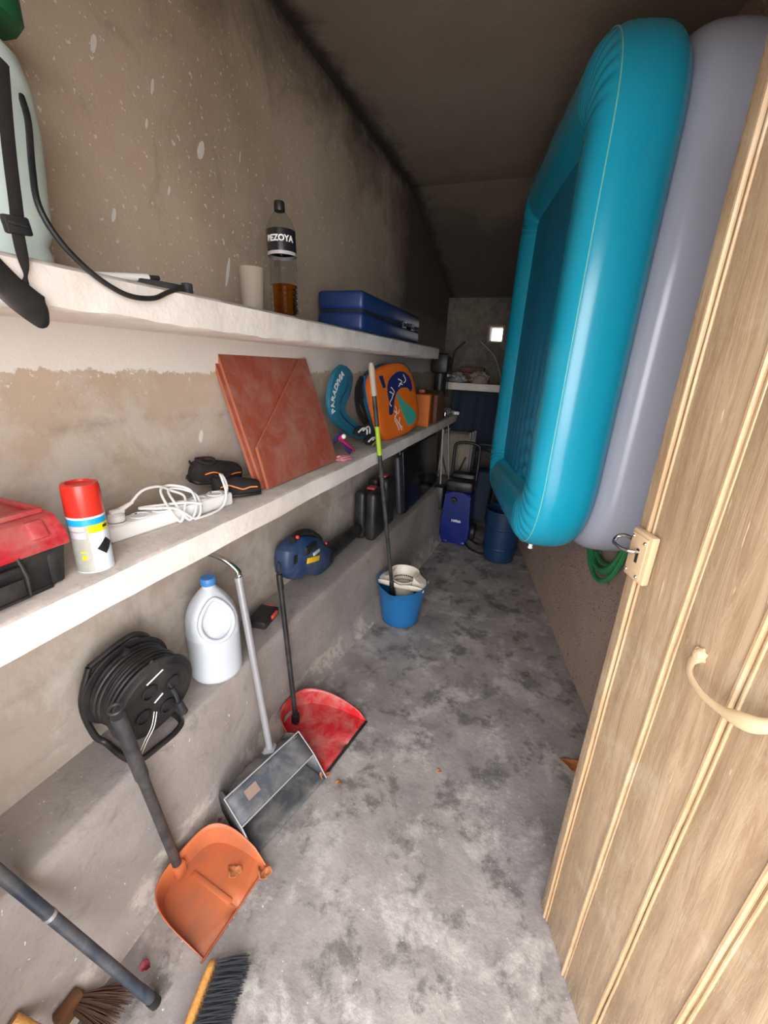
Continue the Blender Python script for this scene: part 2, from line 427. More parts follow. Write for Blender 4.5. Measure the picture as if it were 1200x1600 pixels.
def text_geo(txt, size, ext=.0006, bold=0):
    cu = bpy.data.curves.new('t', 'FONT'); cu.body = txt; cu.size = size; cu.extrude = ext; cu.align_x = 'CENTER'; cu.align_y = 'CENTER'; cu.offset = bold
    o = bpy.data.objects.new('t', cu); col.objects.link(o)
    me = bpy.data.meshes.new_from_object(o.evaluated_get(bpy.context.evaluated_depsgraph_get()))
    bpy.data.objects.remove(o); b = bmesh.new(); b.from_mesh(me); bpy.data.meshes.remove(me); return b
def letters(txt, size, fn, bold=0, ext=.0006):
    """lettering whose flat points are carried by fn(x, y, z) onto a surface"""
    mb = MB(); t = text_geo(txt, size, ext, bold)
    for v in t.verts: v.co = fn(v.co.x, v.co.y, v.co.z)
    mb.join(t); return mb

# ------------------------------------------------------------------ the setting
WX = -1.05
def rwx(y): return .46 - .218 * (y - 1.682)
fl = MB(); fl.grid(lambda a, b: Vector((-1.25 + 2.5 * a, -.25 + 5.1 * b, .003 * noise.noise(Vector((a * 9, b * 18, 0))) - .002)), 30, 60)
structure(fl.go('floor', FLOOR))
g = MB(); g.box((0, -5.3, -.06), (14, 10.1, .08)); structure(g.go('patio_ground', ALMOND, smooth=False))
wl = MB(); wl.box((WX - .1, 2.3, 1.4), (.2, 5.1, 2.8)); structure(wl.go('wall_left', WALL_L, smooth=False))
a0, a1 = Vector((rwx(-.02), -.02, 0)), Vector((rwx(4.7), 4.7, 0))
wr = MB(); un = (a1 - a0).normalized(); wn = Vector((un.y, -un.x, 0))
ll = (a1 - a0).length
wr.grid(lambda a, b: a0 + un * ll * a + Vector((0, 0, 2.75 * b)) + wn * (.012 + .012 * noise.noise(Vector((a * 14, b * 9, 3)))), 120, 70)
wr.prism([(0, 0), (ll, 0), (ll, 2.75), (0, 2.75)], .2, a0 + wn * .14, un, (0, 0, 1))
structure(wr.go('wall_right', WALL_R, smooth=True))
wf = MB()
DL, DR, DH = -.55, .64, 2.12
wf.box(((WX + DL) / 2 - .1, -.135, 1.4), (DL - WX + .2, .23, 2.8)); wf.box(((DR + 1.5) / 2, -.135, 1.4), (1.5 - DR, .23, 2.8)); wf.box(((DL + DR) / 2, -.135, (2.8 + DH) / 2), (DR - DL, .23, 2.8 - DH))
structure(wf.go('wall_front', WALL_F, smooth=False))
wb = MB(); wx0, wx1, wz0, wz1 = -.60, -.475, 1.825, 1.955
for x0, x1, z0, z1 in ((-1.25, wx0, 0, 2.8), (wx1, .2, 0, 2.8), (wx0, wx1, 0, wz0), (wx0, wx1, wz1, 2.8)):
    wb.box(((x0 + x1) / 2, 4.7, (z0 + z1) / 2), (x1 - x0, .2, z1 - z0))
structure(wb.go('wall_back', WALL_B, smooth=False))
wi = MB()
for x0, x1, z0, z1 in ((wx0 - .018, wx0, wz0 - .018, wz1 + .018), (wx1, wx1 + .018, wz0 - .018, wz1 + .018), (wx0, wx1, wz0 - .018, wz0), (wx0, wx1, wz1, wz1 + .018)):
    wi.box(((x0 + x1) / 2, 4.592, (z0 + z1) / 2), (x1 - x0, .02, z1 - z0))
structure(wi.go('window_1', WALL_F, smooth=False))
ce = MB(); ce.box((0, 1.45, 2.77), (2.9, 3.4, .2)); s_ = Vector((0, 1.45, -.45)).normalized()
ce.prism([(0, 0), (1.62, 0), (1.62, .2), (0, .2)], 2.9, (0, 3.15, 2.67), s_, (0, -s_.z, s_.y))
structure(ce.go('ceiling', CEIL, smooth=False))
def interp(tab, y):
    for (y0, v0), (y1, v1) in zip(tab, tab[1:]):
        if y <= y1: return v0 + (v1 - v0) * max(0, (y - y0) / (y1 - y0))
    return tab[-1][1]
ftop = [(-.02, -.862), (1.1, -.862), (2.5, -.80), (4.6, -.74)]; fbot = [(-.02, -.862), (.8, -.862), (1.45, -.878), (2.25, -.80), (3.7, -.70), (4.6, -.66)]
def ledge_pt(a, b):
    y = -.02 + 4.62 * a; t_, o_ = interp(ftop, y), interp(fbot, y); wv = .012 * noise.noise(Vector((y * 2.3, b * 3, 0)))
    prof = [(WX - .02, .493), (t_ - .03, .494), (t_ - .008, .489), (t_, .475), ((t_ * .7 + o_ * .3), .34), ((t_ + o_) / 2, .2), (o_ - .002, .06), (o_ + .02, .012), (o_ + .05, -.01), (WX - .02, -.01)]
    k = b * (len(prof) - 1); i = min(int(k), len(prof) - 2); f = k - i
    x = prof[i][0] * (1 - f) + prof[i + 1][0] * f; z = prof[i][1] * (1 - f) + prof[i + 1][1] * f
    return Vector((x + (wv if x > WX else 0), y, z + wv * .4))
le = MB(); le.grid(ledge_pt, 110, 27); structure(le.go('trim_1', LEDGE, angle=70))

def shelf(name, label, y0, y1, zt, zb, xf):
    t = MB()
    def q(a, b):
        y = y0 + (y1 - y0) * a
        k = int(round(b * 7)); w = .006 * noise.noise(Vector((y * 4, k * .4 + zt * 5, 0))) + .0035 * noise.noise(Vector((y * 17, k * 2.1, 4)))
        prof = [(WX, zb), (xf - .008, zb), (xf, zb + .006), (xf, (zb + zt) / 2), (xf, zt - .007), (xf - .009, zt), (-.93, zt), (WX, zt)]
        x, z = prof[k]
        if 0 < k < 7: x += w; 
        if k in (1, 2): z += 1.4 * w
        return Vector((x, y, z))
    t.grid(q, 150, 7)
    for k in (0, 150):
        vs = t.b.verts; t.b.verts.ensure_lookup_table()
        t.b.faces.new([t.b.verts[k * 8 + j] for j in range(8)])
    o = t.go(name, SHELF, loc=Vector((WX, y0, zb)), angle=50); tag(o, label, 'shelf'); return o
ZL, ZU = 1.113, 1.682
shelf('concrete_shelf', 'long lower whitewashed concrete shelf holding the toolbox, power strip and tiles', -.01, 4.28, ZL, 1.034, -.785)
shelf('concrete_shelf', 'upper whitewashed concrete shelf holding the water bottle and blue case', -.01, 3.24, ZU, 1.606, -.78)
t = MB(); t.box((-.55, 4.45, 1.378), (1.0, .3, .07), bev=.004)
tag(t.go('concrete_shelf', SHELF, loc=Vector((-.55, 4.6, 1.34))), 'short dim shelf across the back wall under the little bright window', 'shelf')

# ------------------------------------------------------------------ plank door
wrot = Vector((.0523, -.0265, 0)); Rd = Matrix.Rotation(wrot.length, 3, wrot.normalized())
dU = Rd @ Vector((math.cos(-1.1601), math.sin(-1.1601), 0)); dV = Rd @ Vector((0, 0, 1)); dE = Vector((.2591, .8976, 0)); dN = dV.cross(dU).normalized()
if dN.dot(Vector((-1, -.3, 0))) < 0: dN = -dN
DP = lambda a, b, c=0: dE + dU * a + dV * b + dN * c
DB, DT = .006, 2.09
door = thing('plank_door', 'pale brown beaded plank door standing open on the right', 'door', DP(.4, DB))
def dbar(mb, a0_, a1_, b0, b1, c0, c1, bev=.002):
    pts = [(a0_, b0), (a1_, b0), (a1_, b1), (a0_, b1)]
    mb.prism(pts, c1 - c0, DP(0, 0, (c0 + c1) / 2), dU, dV, bev=bev)
SP = .122
wid = [(-.032, 0)] + [(k * SP, (k + 1) * SP) for k in range(7)]
for i, (q0, q1) in enumerate(wid):
    mb = MB(); rr = random.Random(i)
    off = rr.uniform(-.001, .001)
    dbar(mb, q0 + .0015, q1 - .0015, DB, DT - rr.uniform(0, .004), -.034, off, bev=.003)
    P(door, mb, 'board', WOOD)
for k in range(8):
    mb = MB(); a = k * SP
    n = 60; wob = lambda z, s: .0016 * noise.noise(Vector((z * 5, k * 3.3, s)))
    for (da, r_, h) in ((-.001, .0048, .0048), (.0085, .0032, .002)):
        mb.tube([DP(a + da + wob(z, 0), z, h - .003 + wob(z, 1) * .5) for z in [DB + (DT - DB) * j / n for j in range(n + 1)]], r_, seg=8)
    P(door, mb, 'bead_strip', BEAD)
for (za, zb_) in ((.25, .37), (1.05, 1.17), (1.78, 1.90)):
    mb = MB(); dbar(mb, .03, .80, za, zb_, -.062, -.034); P(door, mb, 'back_rail', WOOD)
# latch box and its bolt
pl_c = (-.030, 1.175)
mb = MB(); dbar(mb, -.020, .036, 1.190, 1.288, .003, .018, bev=.004); dbar(mb, -.014, .029, 1.197, 1.281, .018, .021, bev=.001)
lp = P(door, mb, 'latch_plate', BRASS)
for (a, b) in ((-.009, 1.274), (.024, 1.272), (-.009, 1.204), (.022, 1.203)):
    mb = MB(); mb.ball(DP(a, b, .021), .0035, 2); SUB(lp, door, mb, 'screw', CHROME)
mb = MB(); dbar(mb, .008, .014, 1.228, 1.256, .0205, .0225, bev=0); SUB(lp, door, mb, 'keyhole', INK)
mb = MB(); mb.tube(smooth_path([DP(.011, 1.250, .012), DP(.009, 1.250, .030), DP(-.004, 1.249, .040), DP(-.024, 1.248, .040), DP(-.040, 1.247, .036), DP(-.048, 1.253, .026), DP(-.040, 1.260, .018), DP(-.022, 1.262, .014)], 6), .0038, 10)
P(door, mb, 'bolt', CHROME)
# hammered pull handle
hp = [DP(.176, 1.152, .004), DP(.178, 1.141, .016), DP(.192, 1.131, .026), DP(.222, 1.127, .032), DP(.250, 1.131, .034), DP(.275, 1.139, .034), DP(.300, 1.152, .030), DP(.315, 1.168, .018), DP(.318, 1.182, .005)]
mb = MB(); path = smooth_path(hp, 6); nn = len(path)
mb.tube(path, [.0078 - .0026 * math.sin(PI * i / (nn - 1)) + .004 * math.exp(-((i - nn * .68) / 5) ** 2) for i in range(nn)], 12, flat=(dN, .62, 1.25))
hd = P(door, mb, 'handle', BRASS)
mb = MB(); mb.ball(DP(.176, 1.154, .003), .0105, 3, (1, 1, 1.3), .3); SUB(hd, door, mb, 'handle_rose', BRASS); mb = MB(); mb.ball(DP(.318, 1.184, .003), .0105, 3, (1, 1, 1.3), .3); SUB(hd, door, mb, 'handle_rose', BRASS)
mb = MB()
for z in (.3, 1.82): dbar(mb, .64, .85, z, z + .035, -.002, .004)
P(door, mb, 'strap_hinge', BRASS)

# ------------------------------------------------------------------ inflatable pool on its side
pu = Vector((-.195, .981, 0)).normalized(); pw = Vector((-pu.y, pu.x, 0))       # along, and out to the left
def pool_path(O, zs_, rad, n=80):
    A, B, C, D = [(0, zs_[0]), (0, zs_[1]), (1.27, zs_[2]), (1.27, zs_[3])]
    out = []
    pts = [A, B, C, D]
    for i in range(4):
        p0, p1, p2 = Vector(pts[i - 1]), Vector(pts[i]), Vector(pts[(i + 1) % 4])
        d0 = (p0 - p1).normalized(); d1 = (p2 - p1).normalized()
        for k in range(n + 1):
            t_ = k / n; q = (p1 + d0 * rad) * (1 - t_) ** 2 + p1 * 2 * t_ * (1 - t_) + (p1 + d1 * rad) * t_ ** 2
            out.append((q, 1 - abs(2 * t_ - 1)))
        e = p2 + (p1 - p2).normalized() * rad; s = p1 + d1 * rad
        for k in range(1, 26): out.append((s.lerp(e, k / 26), 0))
    return out
def pool_ring(mb, O, r, path, side=1, wrinkle=True, seam=None, rfn=None):
    n = len(path); pts = [q for q, c in path]; ctr = sum(pts, Vector((0, 0))) / n
    W = lambda q, w_: O + pu * q.x + Vector((0, 0, q.y)) + pw * w_
    def at(i, th, rr):
        q = pts[i % n]; T = (pts[(i + 1) % n] - pts[(i - 1) % n]).normalized(); N = Vector((T.y, -T.x))
        if N.dot(q - ctr) < 0: N = -N
        c = path[i % n][1]
        k = 1
        if wrinkle:
            u_ = (th - PI * .17) / (PI * .80); inn = math.sin(PI * u_) ** .7 if 0 < u_ < 1 else 0     # gathers between the seam and the pool's floor
            k -= inn * .075 * min(1, c * 1.6) * (.5 + .5 * math.sin(i * .75 + 1.6 * noise.noise(Vector((i * .08, th * .7, 0))))) ** 1.5
        rr = rr * k
        c_, s_ = math.cos(th), math.sin(th); e = .70 if c_ > 0 else .88      # outer side pressed nearly flat
        return W(q + N * rr * math.copysign(abs(c_) ** e, c_), rr * math.copysign(abs(s_) ** e, s_))
    if seam is None: mb.grid(lambda a, b: at(int(round(a * n)), 2 * PI * b, r), n, 44)
    else: mb.tube([at(i, seam, r + .0005) for i in range(n)], .0016, 6, closed=True)
PO = Vector((.105, 1.50, 0))
pool = thing('inflatable_pool', 'turquoise and grey inflatable paddling pool stood on its side against the right wall', 'pool', Vector((.15, 2.1, .86)))
pth = pool_path(PO, (1.025, 2.325, 2.40, .92), .20)
mb = MB(); pool_ring(mb, PO, .114, pth); ring1 = P(pool, mb, 'upper_ring', POOLT, angle=180); ring1['label'] = 'turquoise ring'
mb = MB(); pool_ring(mb, PO, .114, pth, seam=PI * .17); SUB(ring1, pool, mb, 'seam', SEAM)
pth2 = pool_path(PO, (1.03, 2.32, 2.39, .935), .20)
mb = MB(); pool_ring(mb, PO - pw * .214, .112, pth2, wrinkle=False); ring2 = P(pool, mb, 'lower_ring', POOLG, angle=180); ring2['label'] = 'grey ring'
def membrane(a, b):
    s = -.0 + 1.27 * a; z0 = 1.025 - .10 * a; z1 = 2.325 + .07 * a; z = z0 + (z1 - z0) * b
    e = min(a, 1 - a, b * 1.3, (1 - b) * 1.3)
    ang = math.atan2((z - z0), s + .02); fold = .010 * math.sin(ang * 46) * math.exp(-(math.hypot(s - .05, z - z0 - .05) / .42) ** 2)
    fold += .008 * math.sin(s * 55 + z * 9) * math.exp(-((z - z0) / .5) ** 2) * (1 - a)
    cs = min(1, e / .08)
    return PO + pu * s + Vector((0, 0, z)) + pw * (.045 + fold * cs + .02 * math.sin(PI * a) * math.sin(PI * b))
mb = MB(); mb.grid(membrane, 90, 110)
# keep the sheet within the ring's centre line
cutp = [q for q, c in pth]
def inside(q, poly):
    r_ = False; j = len(poly) - 1
    for i in range(len(poly)):
        a, b = poly[i], poly[j]
        if (a.y > q.y) != (b.y > q.y) and q.x < (b.x - a.x) * (q.y - a.y) / (b.y - a.y) + a.x: r_ = not r_
        j = i
    return r_
dead = [v for v in mb.b.verts if not inside(Vector(((v.co - PO).dot(pu), v.co.z)), cutp)]
bmesh.ops.delete(mb.b, geom=dead, context='VERTS')
P(pool, mb, 'pool_floor', POOLF, angle=180)
vq = Vector((0, 0, 0)) + PO + pu * .17 + Vector((0, 0, 1.014 - .118)) + pw * .02
mb = MB(); mb.lathe([(.013, 0), (.013, .010), (.008, .012), (.008, .024), (.010, .026), (.010, .03)], vq + Vector((0, 0, .002)), 14, R=Matrix.Rotation(PI, 3, 'X')); P(pool, mb, 'valve', WHITE)
# bracket that carries it and the hose
bp = Vector((rwx(2.0), 2.0, .80))
br = thing('wall_bracket', 'dark steel wall bracket under the paddling pool', 'bracket', bp)
for y in (2.05, 2.45):
    x = rwx(y); mb = MB(); zb = 1.02 - .10 * (y - 1.5) / 1.27 - .128; mb.box((x - .15, y, zb), (.30, .03, .010)); mb.box((x - .004, y, zb - .06), (.012, .03, .13)); mb.tube([(x - .005, y, zb - .11), (x - .14, y, zb - .006)], .006, 8)
    P(br, mb, 'arm', CHAR)

# green hose looped on the right wall
hc = thing('garden_hose', 'coil of green hose hanging below the paddling pool beside the door bolt', 'hose', Vector((rwx(1.9) - .05, 1.9, .66)))
for k in range(5):
    mb = MB(); rr = random.Random(k + 3)
    cy, cz, ay, az = 1.99 + rr.uniform(-.01, .01), 1.0 + rr.uniform(-.015, .015), .22 + rr.uniform(-.02, .015), .27 + .018 * k
    pts = []
    for j in range(60):
        th = 2 * PI * j / 60; y = cy + ay * math.cos(th); z = cz + az * math.sin(th)
        pts.append(Vector((rwx(y) - .014 - .007 * (k % 3), y, z)))
    mb.tube(pts, .0115, 8, closed=True); P(hc, mb, 'loop', HOSEG)

# ================================================================== THINGS ON THE UPPER SHELF
# backpack sprayer standing at the near end
T = thing('garden_sprayer', 'translucent white garden sprayer tank with green cap at the near end of the upper shelf', 'sprayer', Vector((-.92, .42, ZU)))
def tank(v, a):
    c_, s_ = math.cos(a), math.sin(a); k = 1 / (abs(c_) ** 3.2 + abs(s_) ** 3.2) ** (1 / 3.2); r_ = math.hypot(v.x, v.y)
    return Vector((r_ * k * c_ * .78, r_ * k * s_ * 1.12, v.z))
mb = MB(); mb.lathe([(.095, .0), (.106, .006), (.108, .02), (.104, .035), (.112, .055), (.116, .12), (.122, .20), (.120, .26), (.112, .295), (.090, .318), (.06, .328), (.055, .34)], (-.925, .478, ZU), 48, fn=tank)
P(T, mb, 'tank', TANK)
mb = MB(); mb.lathe([(.060, 0), (.066, .008), (.066, .05), (.056, .064)], (-.90, .552, ZU + .338), 30, fn=lambda v, a: v * (1 + .02 * (math.sin(a * 15) > 0) * (v.z < .055)) if True else v); P(T, mb, 'cap', GREEN)
mb = MB(); pts = [onx(2, 92, -.80), onx(9, 180, -.79), onx(16, 250, -.785), onx(26, 330, -.775), onx(27, 352, -.772)]
mb.tube(smooth_path(pts, 8), .011, 8, flat=((1, .2, 0), .14, 1.0)); P(T, mb, 'strap', WEB)
mb = MB(); q = onx(26, 352, -.770); mb.box(q, (.010, .036, .024), bev=.003, R=Matrix.Rotation(.12, 3, 'X')); mb.box(q + Vector((.005, 0, .001)), (.006, .030, .005), bev=.001); bk = P(T, mb, 'buckle', BLACK)
mb = MB(); sp = smooth_path([onx(27, 358, -.771), onx(32, 385, -.770), onx(39, 420, -.769), onx(40, 440, -.768), onx(38, 470, -.766)], 8)
nn = len(sp); mb.tube(sp, [.0105 - .0072 * math.exp(-((i - nn * .62) / 6) ** 2) + .002 * (i > nn * .8) for i in range(nn)], 8, flat=((1, .2, 0), .14, 1.0)); P(T, mb, 'strap', WEB)
mb = MB(); pp = smooth_path([onx(-30, 405, -.775), onx(0, 435, -.768), onx(30, 462, -.760), onx(62, 486, -.760), onx(76, 491, -.761)], 8); nn = len(pp)
mb.tube(pp, [.026 * max(.25, min(1, ((nn - 1 - i) / 7 + .05) ** .5)) for i in range(nn)], 16, flat=((1, .2, 0), .22, 1.0)); P(T, mb, 'shoulder_pad', RUBBER)
mb = MB(); hp = [onx(33, 150, -.84), onx(44, 190, -.82), onx(50, 260, -.79), onx(60, 320, -.775), onx(90, 372, -.770), onx(130, 415, -.768), onx(170, 446, -.765), onx(205, 463, -.764), onx(240, 466, -.766), onx(262, 457, -.776), onx(285, 449, -.79)]
mb.tube(smooth_path(hp, 8), .0048, 10); P(T, mb, 'hose', RUBBER)
mb = MB(); a_, b_ = Vector((-.80, .62, ZU + .008)), Vector((-.815, .905, ZU + .012)); h0, h1 = Vector((-.80, .84, ZU + .012)), Vector((-.795, 1.0, ZU + .013))
la = onx(140, 431, -.81); lb = onx(230, 434, -.815)
mb.tube([la, lb], .0075, 12); ln = P(T, mb, 'lance', WHITE)
mb = MB(); mb.tube([lb, lb + (lb - la).normalized() * .03], .005, 10); SUB(ln, T, mb, 'lance_tip', BLACK)
mb = MB(); q0, q1 = onx(215, 441, -.812), onx(298, 455, -.80)
mb.tube([q0, q0.lerp(q1, .5), q1], [.010, .010, .009], 10, flat=((0, 0, 1), 1, .8)); mb.box(q1 + Vector((0, -.01, .004)), (.02, .018, .022), bev=.003); P(T, mb, 'grip', CHAR)

# frosted cup and water bottle
c0 = Vector((-.868, 1.155, ZU)); mb = MB()
mb.lathe([(.029, .0), (.031, .002), (.037, .116), (.0385, .118), (.0365, .118), (.030, .004), (.0, .004)], c0, 32, capt=False)
tag(mb.go('drinking_cup', CUPM, loc=c0), 'empty frosted plastic cup beside the water bottle on the upper shelf', 'cup')
b0 = Vector((-.845, 1.295, ZU)); B = thing('water_bottle', 'clear plastic water bottle with black label, quarter full of amber liquid', 'bottle', b0)
tilt = Matrix.Rotation(-.035, 3, 'Y')
prof = [(.030, 0), (.040, .003), (.0445, .012)]
for k in range(7): z = .018 + k * .017; prof += [(.0445, z), (.0435, z + .004), (.0418, z + .008), (.0435, z + .012)]
prof += [(.0445, .140), (.044, .15), (.0425, .165), (.0445, .182), (.0448, .186), (.0448, .245), (.043, .252), (.036, .27), (.026, .286), (.018, .296), (.0145, .302), (.0145, .306)]
mb = MB(); mb.lathe(prof, b0, 40, R=tilt, capt=False); P(B, mb, 'bottle_body', PET, recalc=True, solid=.0006)
mb = MB(); mb.lathe([(max(r_ - .0016, .001), z + .001) for r_, z in prof if z < .095] + [(.0425, .093)], b0, 40, R=tilt); P(B, mb, 'liquid', AMBER)
mb = MB(); mb.lathe([(.0155, 0), (.0165, .002), (.0165, .020), (.015, .026), (.008, .028)], b0 + tilt @ Vector((0, 0, .299)), 26, R=tilt); P(B, mb, 'cap', BLACK)
mb = MB(); mb.lathe([(.0454, .186), (.0455, .188), (.0455, .243), (.0454, .246)], b0, 40, R=tilt, capb=False, capt=False); lab = P(B, mb, 'label', LBL)
mb = MB(); mb.lathe([(.0455, .176), (.0456, .1855)], b0, 40, R=tilt, capb=False, capt=False); SUB(lab, B, mb, 'label_band', M('label_silver', 'b6aeb4', .4, bump=0))
face = math.atan2(-b0.y, -b0.x) + .04
def cyl(c, R_, r_, zc, f0): return lambda x, y, z: c + R_ @ Vector(((r_ + z) * math.cos(f0 + x / r_), (r_ + z) * math.sin(f0 + x / r_), zc + y))
mb = letters('BEZOYA', .0235, cyl(b0, tilt, .0461, .218, face + PI * 0 - .15), bold=.0008); SUB(lab, B, mb, 'lettering', LBLTXT, smooth=False)

# blue carrying case
cd = Vector((-.03, .9995, 0)).normalized(); cn = Vector((-cd.y, cd.x, 0)); cc = Vector((-.79, 1.82, ZU))
C = thing('blue_case', 'long flat blue plastic carrying case with chrome latches on the upper shelf', 'case', cc)
Rz = math.atan2(cd.y, cd.x) - PI / 2
ctr = cc + cd * .49 + cn * .112
mb = MB(); mb.box(ctr + Vector((0, 0, .0415)), (.222, .99, .080), rz=Rz, bev=.018, seg=3); P(C, mb, 'case_base', CASEBLUE)
mb = MB(); mb.box(ctr + Vector((0, 0, .127)), (.222, .99, .078), rz=Rz, bev=.018, seg=3); P(C, mb, 'case_lid', CASEBLUE)
mb = MB(); mb.box(ctr + Vector((0, 0, .085)), (.21, .965, .012), rz=Rz); P(C, mb, 'gasket', INK)
for s0 in (.62, .80):
    q = cc + cd * s0 - cn * .003 + Vector((0, 0, .086)); l_ = None
    mb = MB(); mb.box(q, (.008, .05, .040), rz=Rz, bev=.002); l_ = P(C, mb, 'latch', CHAR)
    mb = MB(); [mb.ball(q - cn * .005 + cd * dy + Vector((0, 0, dz)), .0055, 2) for dy, dz in ((-.016, .013), (.016, .012), (-.014, -.013), (.017, -.012))]; SUB(l_, C, mb, 'rivets', CHROME)
q = cc + cd * .71 - cn * .012 + Vector((0, 0, .086))
mb = MB(); mb.tube(smooth_path([q - cd * .06 + cn * .012, q - cd * .055, q + cd * .055, q + cd * .06 + cn * .012], 5), .006, 8); P(C, mb, 'carry_handle', BLACK)

# ================================================================== THINGS ON THE LOWER SHELF
# toolbox
tb = Vector((-.925, .285, ZL)); TB = thing('toolbox', 'black plastic toolbox with a dusty red lid on the lower shelf', 'toolbox', tb)
mb = MB(); mb.box(tb + Vector((0, 0, .043)), (.20, .375, .080), bev=.006, taper=.94)
for y in (-.14, -.05, .04, .13): mb.box(tb + Vector((0, y, .004)), (.192, .045, .010), bev=.002)
for y in (-.16, .16): mb.box(tb + Vector((.094, y, .045)), (.010, .02, .07), bev=.003)
P(TB, mb, 'toolbox_body', BLACKD)
mb = MB(); prof = [(-.106, .080), (.106, .080), (.108, .094), (.098, .100), (.080, .135), (.060, .142), (-.062, .142), (-.080, .135), (-.098, .1), (-.108, .094)]
mb.prism([(x, z) for x, z in prof], .385, tb, (1, 0, 0), (0, 0, 1), bev=.004)
for y in (-.15, -.02, .055, .15): mb.box(tb + Vector((.083, y, .116)), (.026, .03, .036), bev=.005, R=Matrix.Rotation(-.45, 3, 'Y'))
mb.box(tb + Vector((.062, .0, .146)), (.012, .36, .010), bev=.003); mb.box(tb + Vector((-.062, .0, .146)), (.012, .36, .010), bev=.003); mb.box(tb + Vector((0, .178, .146)), (.12, .012, .010), bev=.003)
lid = P(TB, mb, 'toolbox_lid', REDLID)
mb = MB(); mb.tube(smooth_path([tb + Vector((0, -.13, .145)), tb + Vector((-.03, -.12, .156)), tb + Vector((-.03, .10, .156)), tb + Vector((0, .12, .145))], 6), .006, 8); SUB(lid, TB, mb, 'lid_handle', RED)
for y in (.075, -.12):
    a = tb + Vector((.104, y, .078)); mb = MB()
    fr = [a + Vector((0, -.028, .006)), a + Vector((.010, -.030, -.03)), a + Vector((.010, -.028, -.066)), a + Vector((.010, .028, -.066)), a + Vector((.010, .030, -.03)), a + Vector((0, .028, .006))]
    mb.tube(fr, .0035, 8); mb.box(a + Vector((.006, 0, -.048)), (.004, .05, .034), bev=.001); mb.box(a + Vector((.004, 0, -.012)), (.010, .052, .012), bev=.003)
    P(TB, mb, 'clasp', BLACKD)

# spray can
sc0 = Vector((-.838, .528, ZL)); SC = thing('spray_can', 'white and blue aerosol can with a red cap between toolbox and power strip', 'spray can', sc0)
fc = math.atan2(-sc0.y, -sc0.x)
def canm(i, a):
    rel = (a - fc + PI) % (2 * PI) - PI
    if i < 2 or i >= 8: return 0
    if rel < -.05 or rel > 2.2:
        return 4 if i < 7 else 1
    return {2: 0, 3: 0, 4: 0, 5: 0, 6: 2, 7: 1}.get(i, 0)
mb = MB(); mb.lathe([(.031, 0), (.034, .001), (.0345, .004), (.0335, .007), (.0335, .03), (.0335, .06), (.0335, .088), (.0335, .105), (.0335, .118), (.0335, .124), (.030, .128)], sc0, 60, mids=canm)
can = P(SC, mb, 'can_body', [CANW, SKYBLUE, YLABEL, INK, CANG], angle=60)
mb = MB(); mb.lathe([(.0325, 0), (.0338, .002), (.0330, .060), (.0310, .066), (.024, .067), (.022, .063), (.0, .062)], sc0 + Vector((0, 0, .121)), 40, capt=False); P(SC, mb, 'cap', REDCAP)
R0 = Matrix()
cy = lambda zc, da: cyl(sc0, Matrix.Identity(3), .0337, zc, fc + da)
def patch(x0, x1, y0, y1, f, t_=.0002):
    m_ = MB(); m_.grid(lambda a, b: f(x0 + (x1 - x0) * a, y0 + (y1 - y0) * b, t_), 8, 2); return m_
f_ = cy(.055, .75); mb = MB(); mb.grid(lambda a, b: f_((a - .5) * .020 - (b - .5) * .016, (a - .5) * .020 + (b - .5) * .016, .0004), 6, 6); SUB(can, SC, mb, 'pictogram', INK)
mb = letters('NO', .0075, cy(.097, .98), bold=.0006); SUB(can, SC, mb, 'lettering', INK, smooth=False)
for (z0, z1) in ((.094, .104), (.078, .091)):
    mb = patch(-.017, .017, z0, z1, cyl(sc0, Matrix.Identity(3), .0336, 0, fc - .72)); SUB(can, SC, mb, 'text_panel', M('text_panel', 'c3c0c6', .5, bump=0, var=.2, scale=200))
for (z0, z1, x0, x1) in ((.047, .050, .002, .013), (.032, .041, .003, .012)):
    mb = patch(x0, x1, z0, z1, cyl(sc0, Matrix.Identity(3), .0336, 0, fc - .72)); SUB(can, SC, mb, 'yellow_mark', YLABEL)

# power strip
s0, s1 = Vector((-.938, .628, ZL)), Vector((-.885, .985, ZL)); sd = (s1 - s0).normalized(); sn = Vector((-sd.y, sd.x, 0)); Rs = math.atan2(sd.y, sd.x) - PI / 2; sl = (s1 - s0).length
PS = thing('power_strip', 'white six-socket power strip with its cable wound over it', 'power strip', (s0 + s1) / 2)
mb = MB(); mb.box((s0 + s1) / 2 + Vector((0, 0, .020)), (.058, sl + .01, .040), rz=Rs, bev=.007, seg=3); stp = P(PS, mb, 'strip_body', WHITE)
for k in range(6):
    c = s0 + sd * (.030 + k * .0585) + Vector((0, 0, .040)); mb = MB()
    mb.lathe([(.0235, 0), (.0235, .0025), (.0205, .0025), (.0198, -.010), (.0, -.010)], c, 30, capb=False, capt=False)
    sk = P(PS, mb, 'socket', WHITE)
    mb = MB(); [mb.lathe([(.0026, 0), (.0026, .0006)], c + sd * dx + Vector((0, 0, -.0098)), 10) for dx in (-.0095, .0095)]
    mb.box(c + sn * .0195 + Vector((0, 0, -.002)), (.004, .005, .008), rz=Rs); mb.box(c - sn * .0195 + Vector((0, 0, -.002)), (.004, .005, .008), rz=Rs); SUB(sk, PS, mb, 'contacts', CHAR)
c = s0 + sd * .030 + Vector((0, 0, .044)); mb = MB(); mb.lathe([(.019, 0), (.0195, .004), (.019, .014), (.013, .020)], c, 24); mb.box(c + sd * .004 + Vector((0, 0, .022)), (.014, .034, .014), rz=Rs, bev=.004)
mb.tube([c + sd * .012 + Vector((0, 0, .024)), c + sd * .045 + Vector((0, 0, .036))], [.007, .004], 10); P(PS, mb, 'plug', WHITE)
S = lambda a, b, z: s0 + sd * a + sn * b + Vector((0, 0, z))
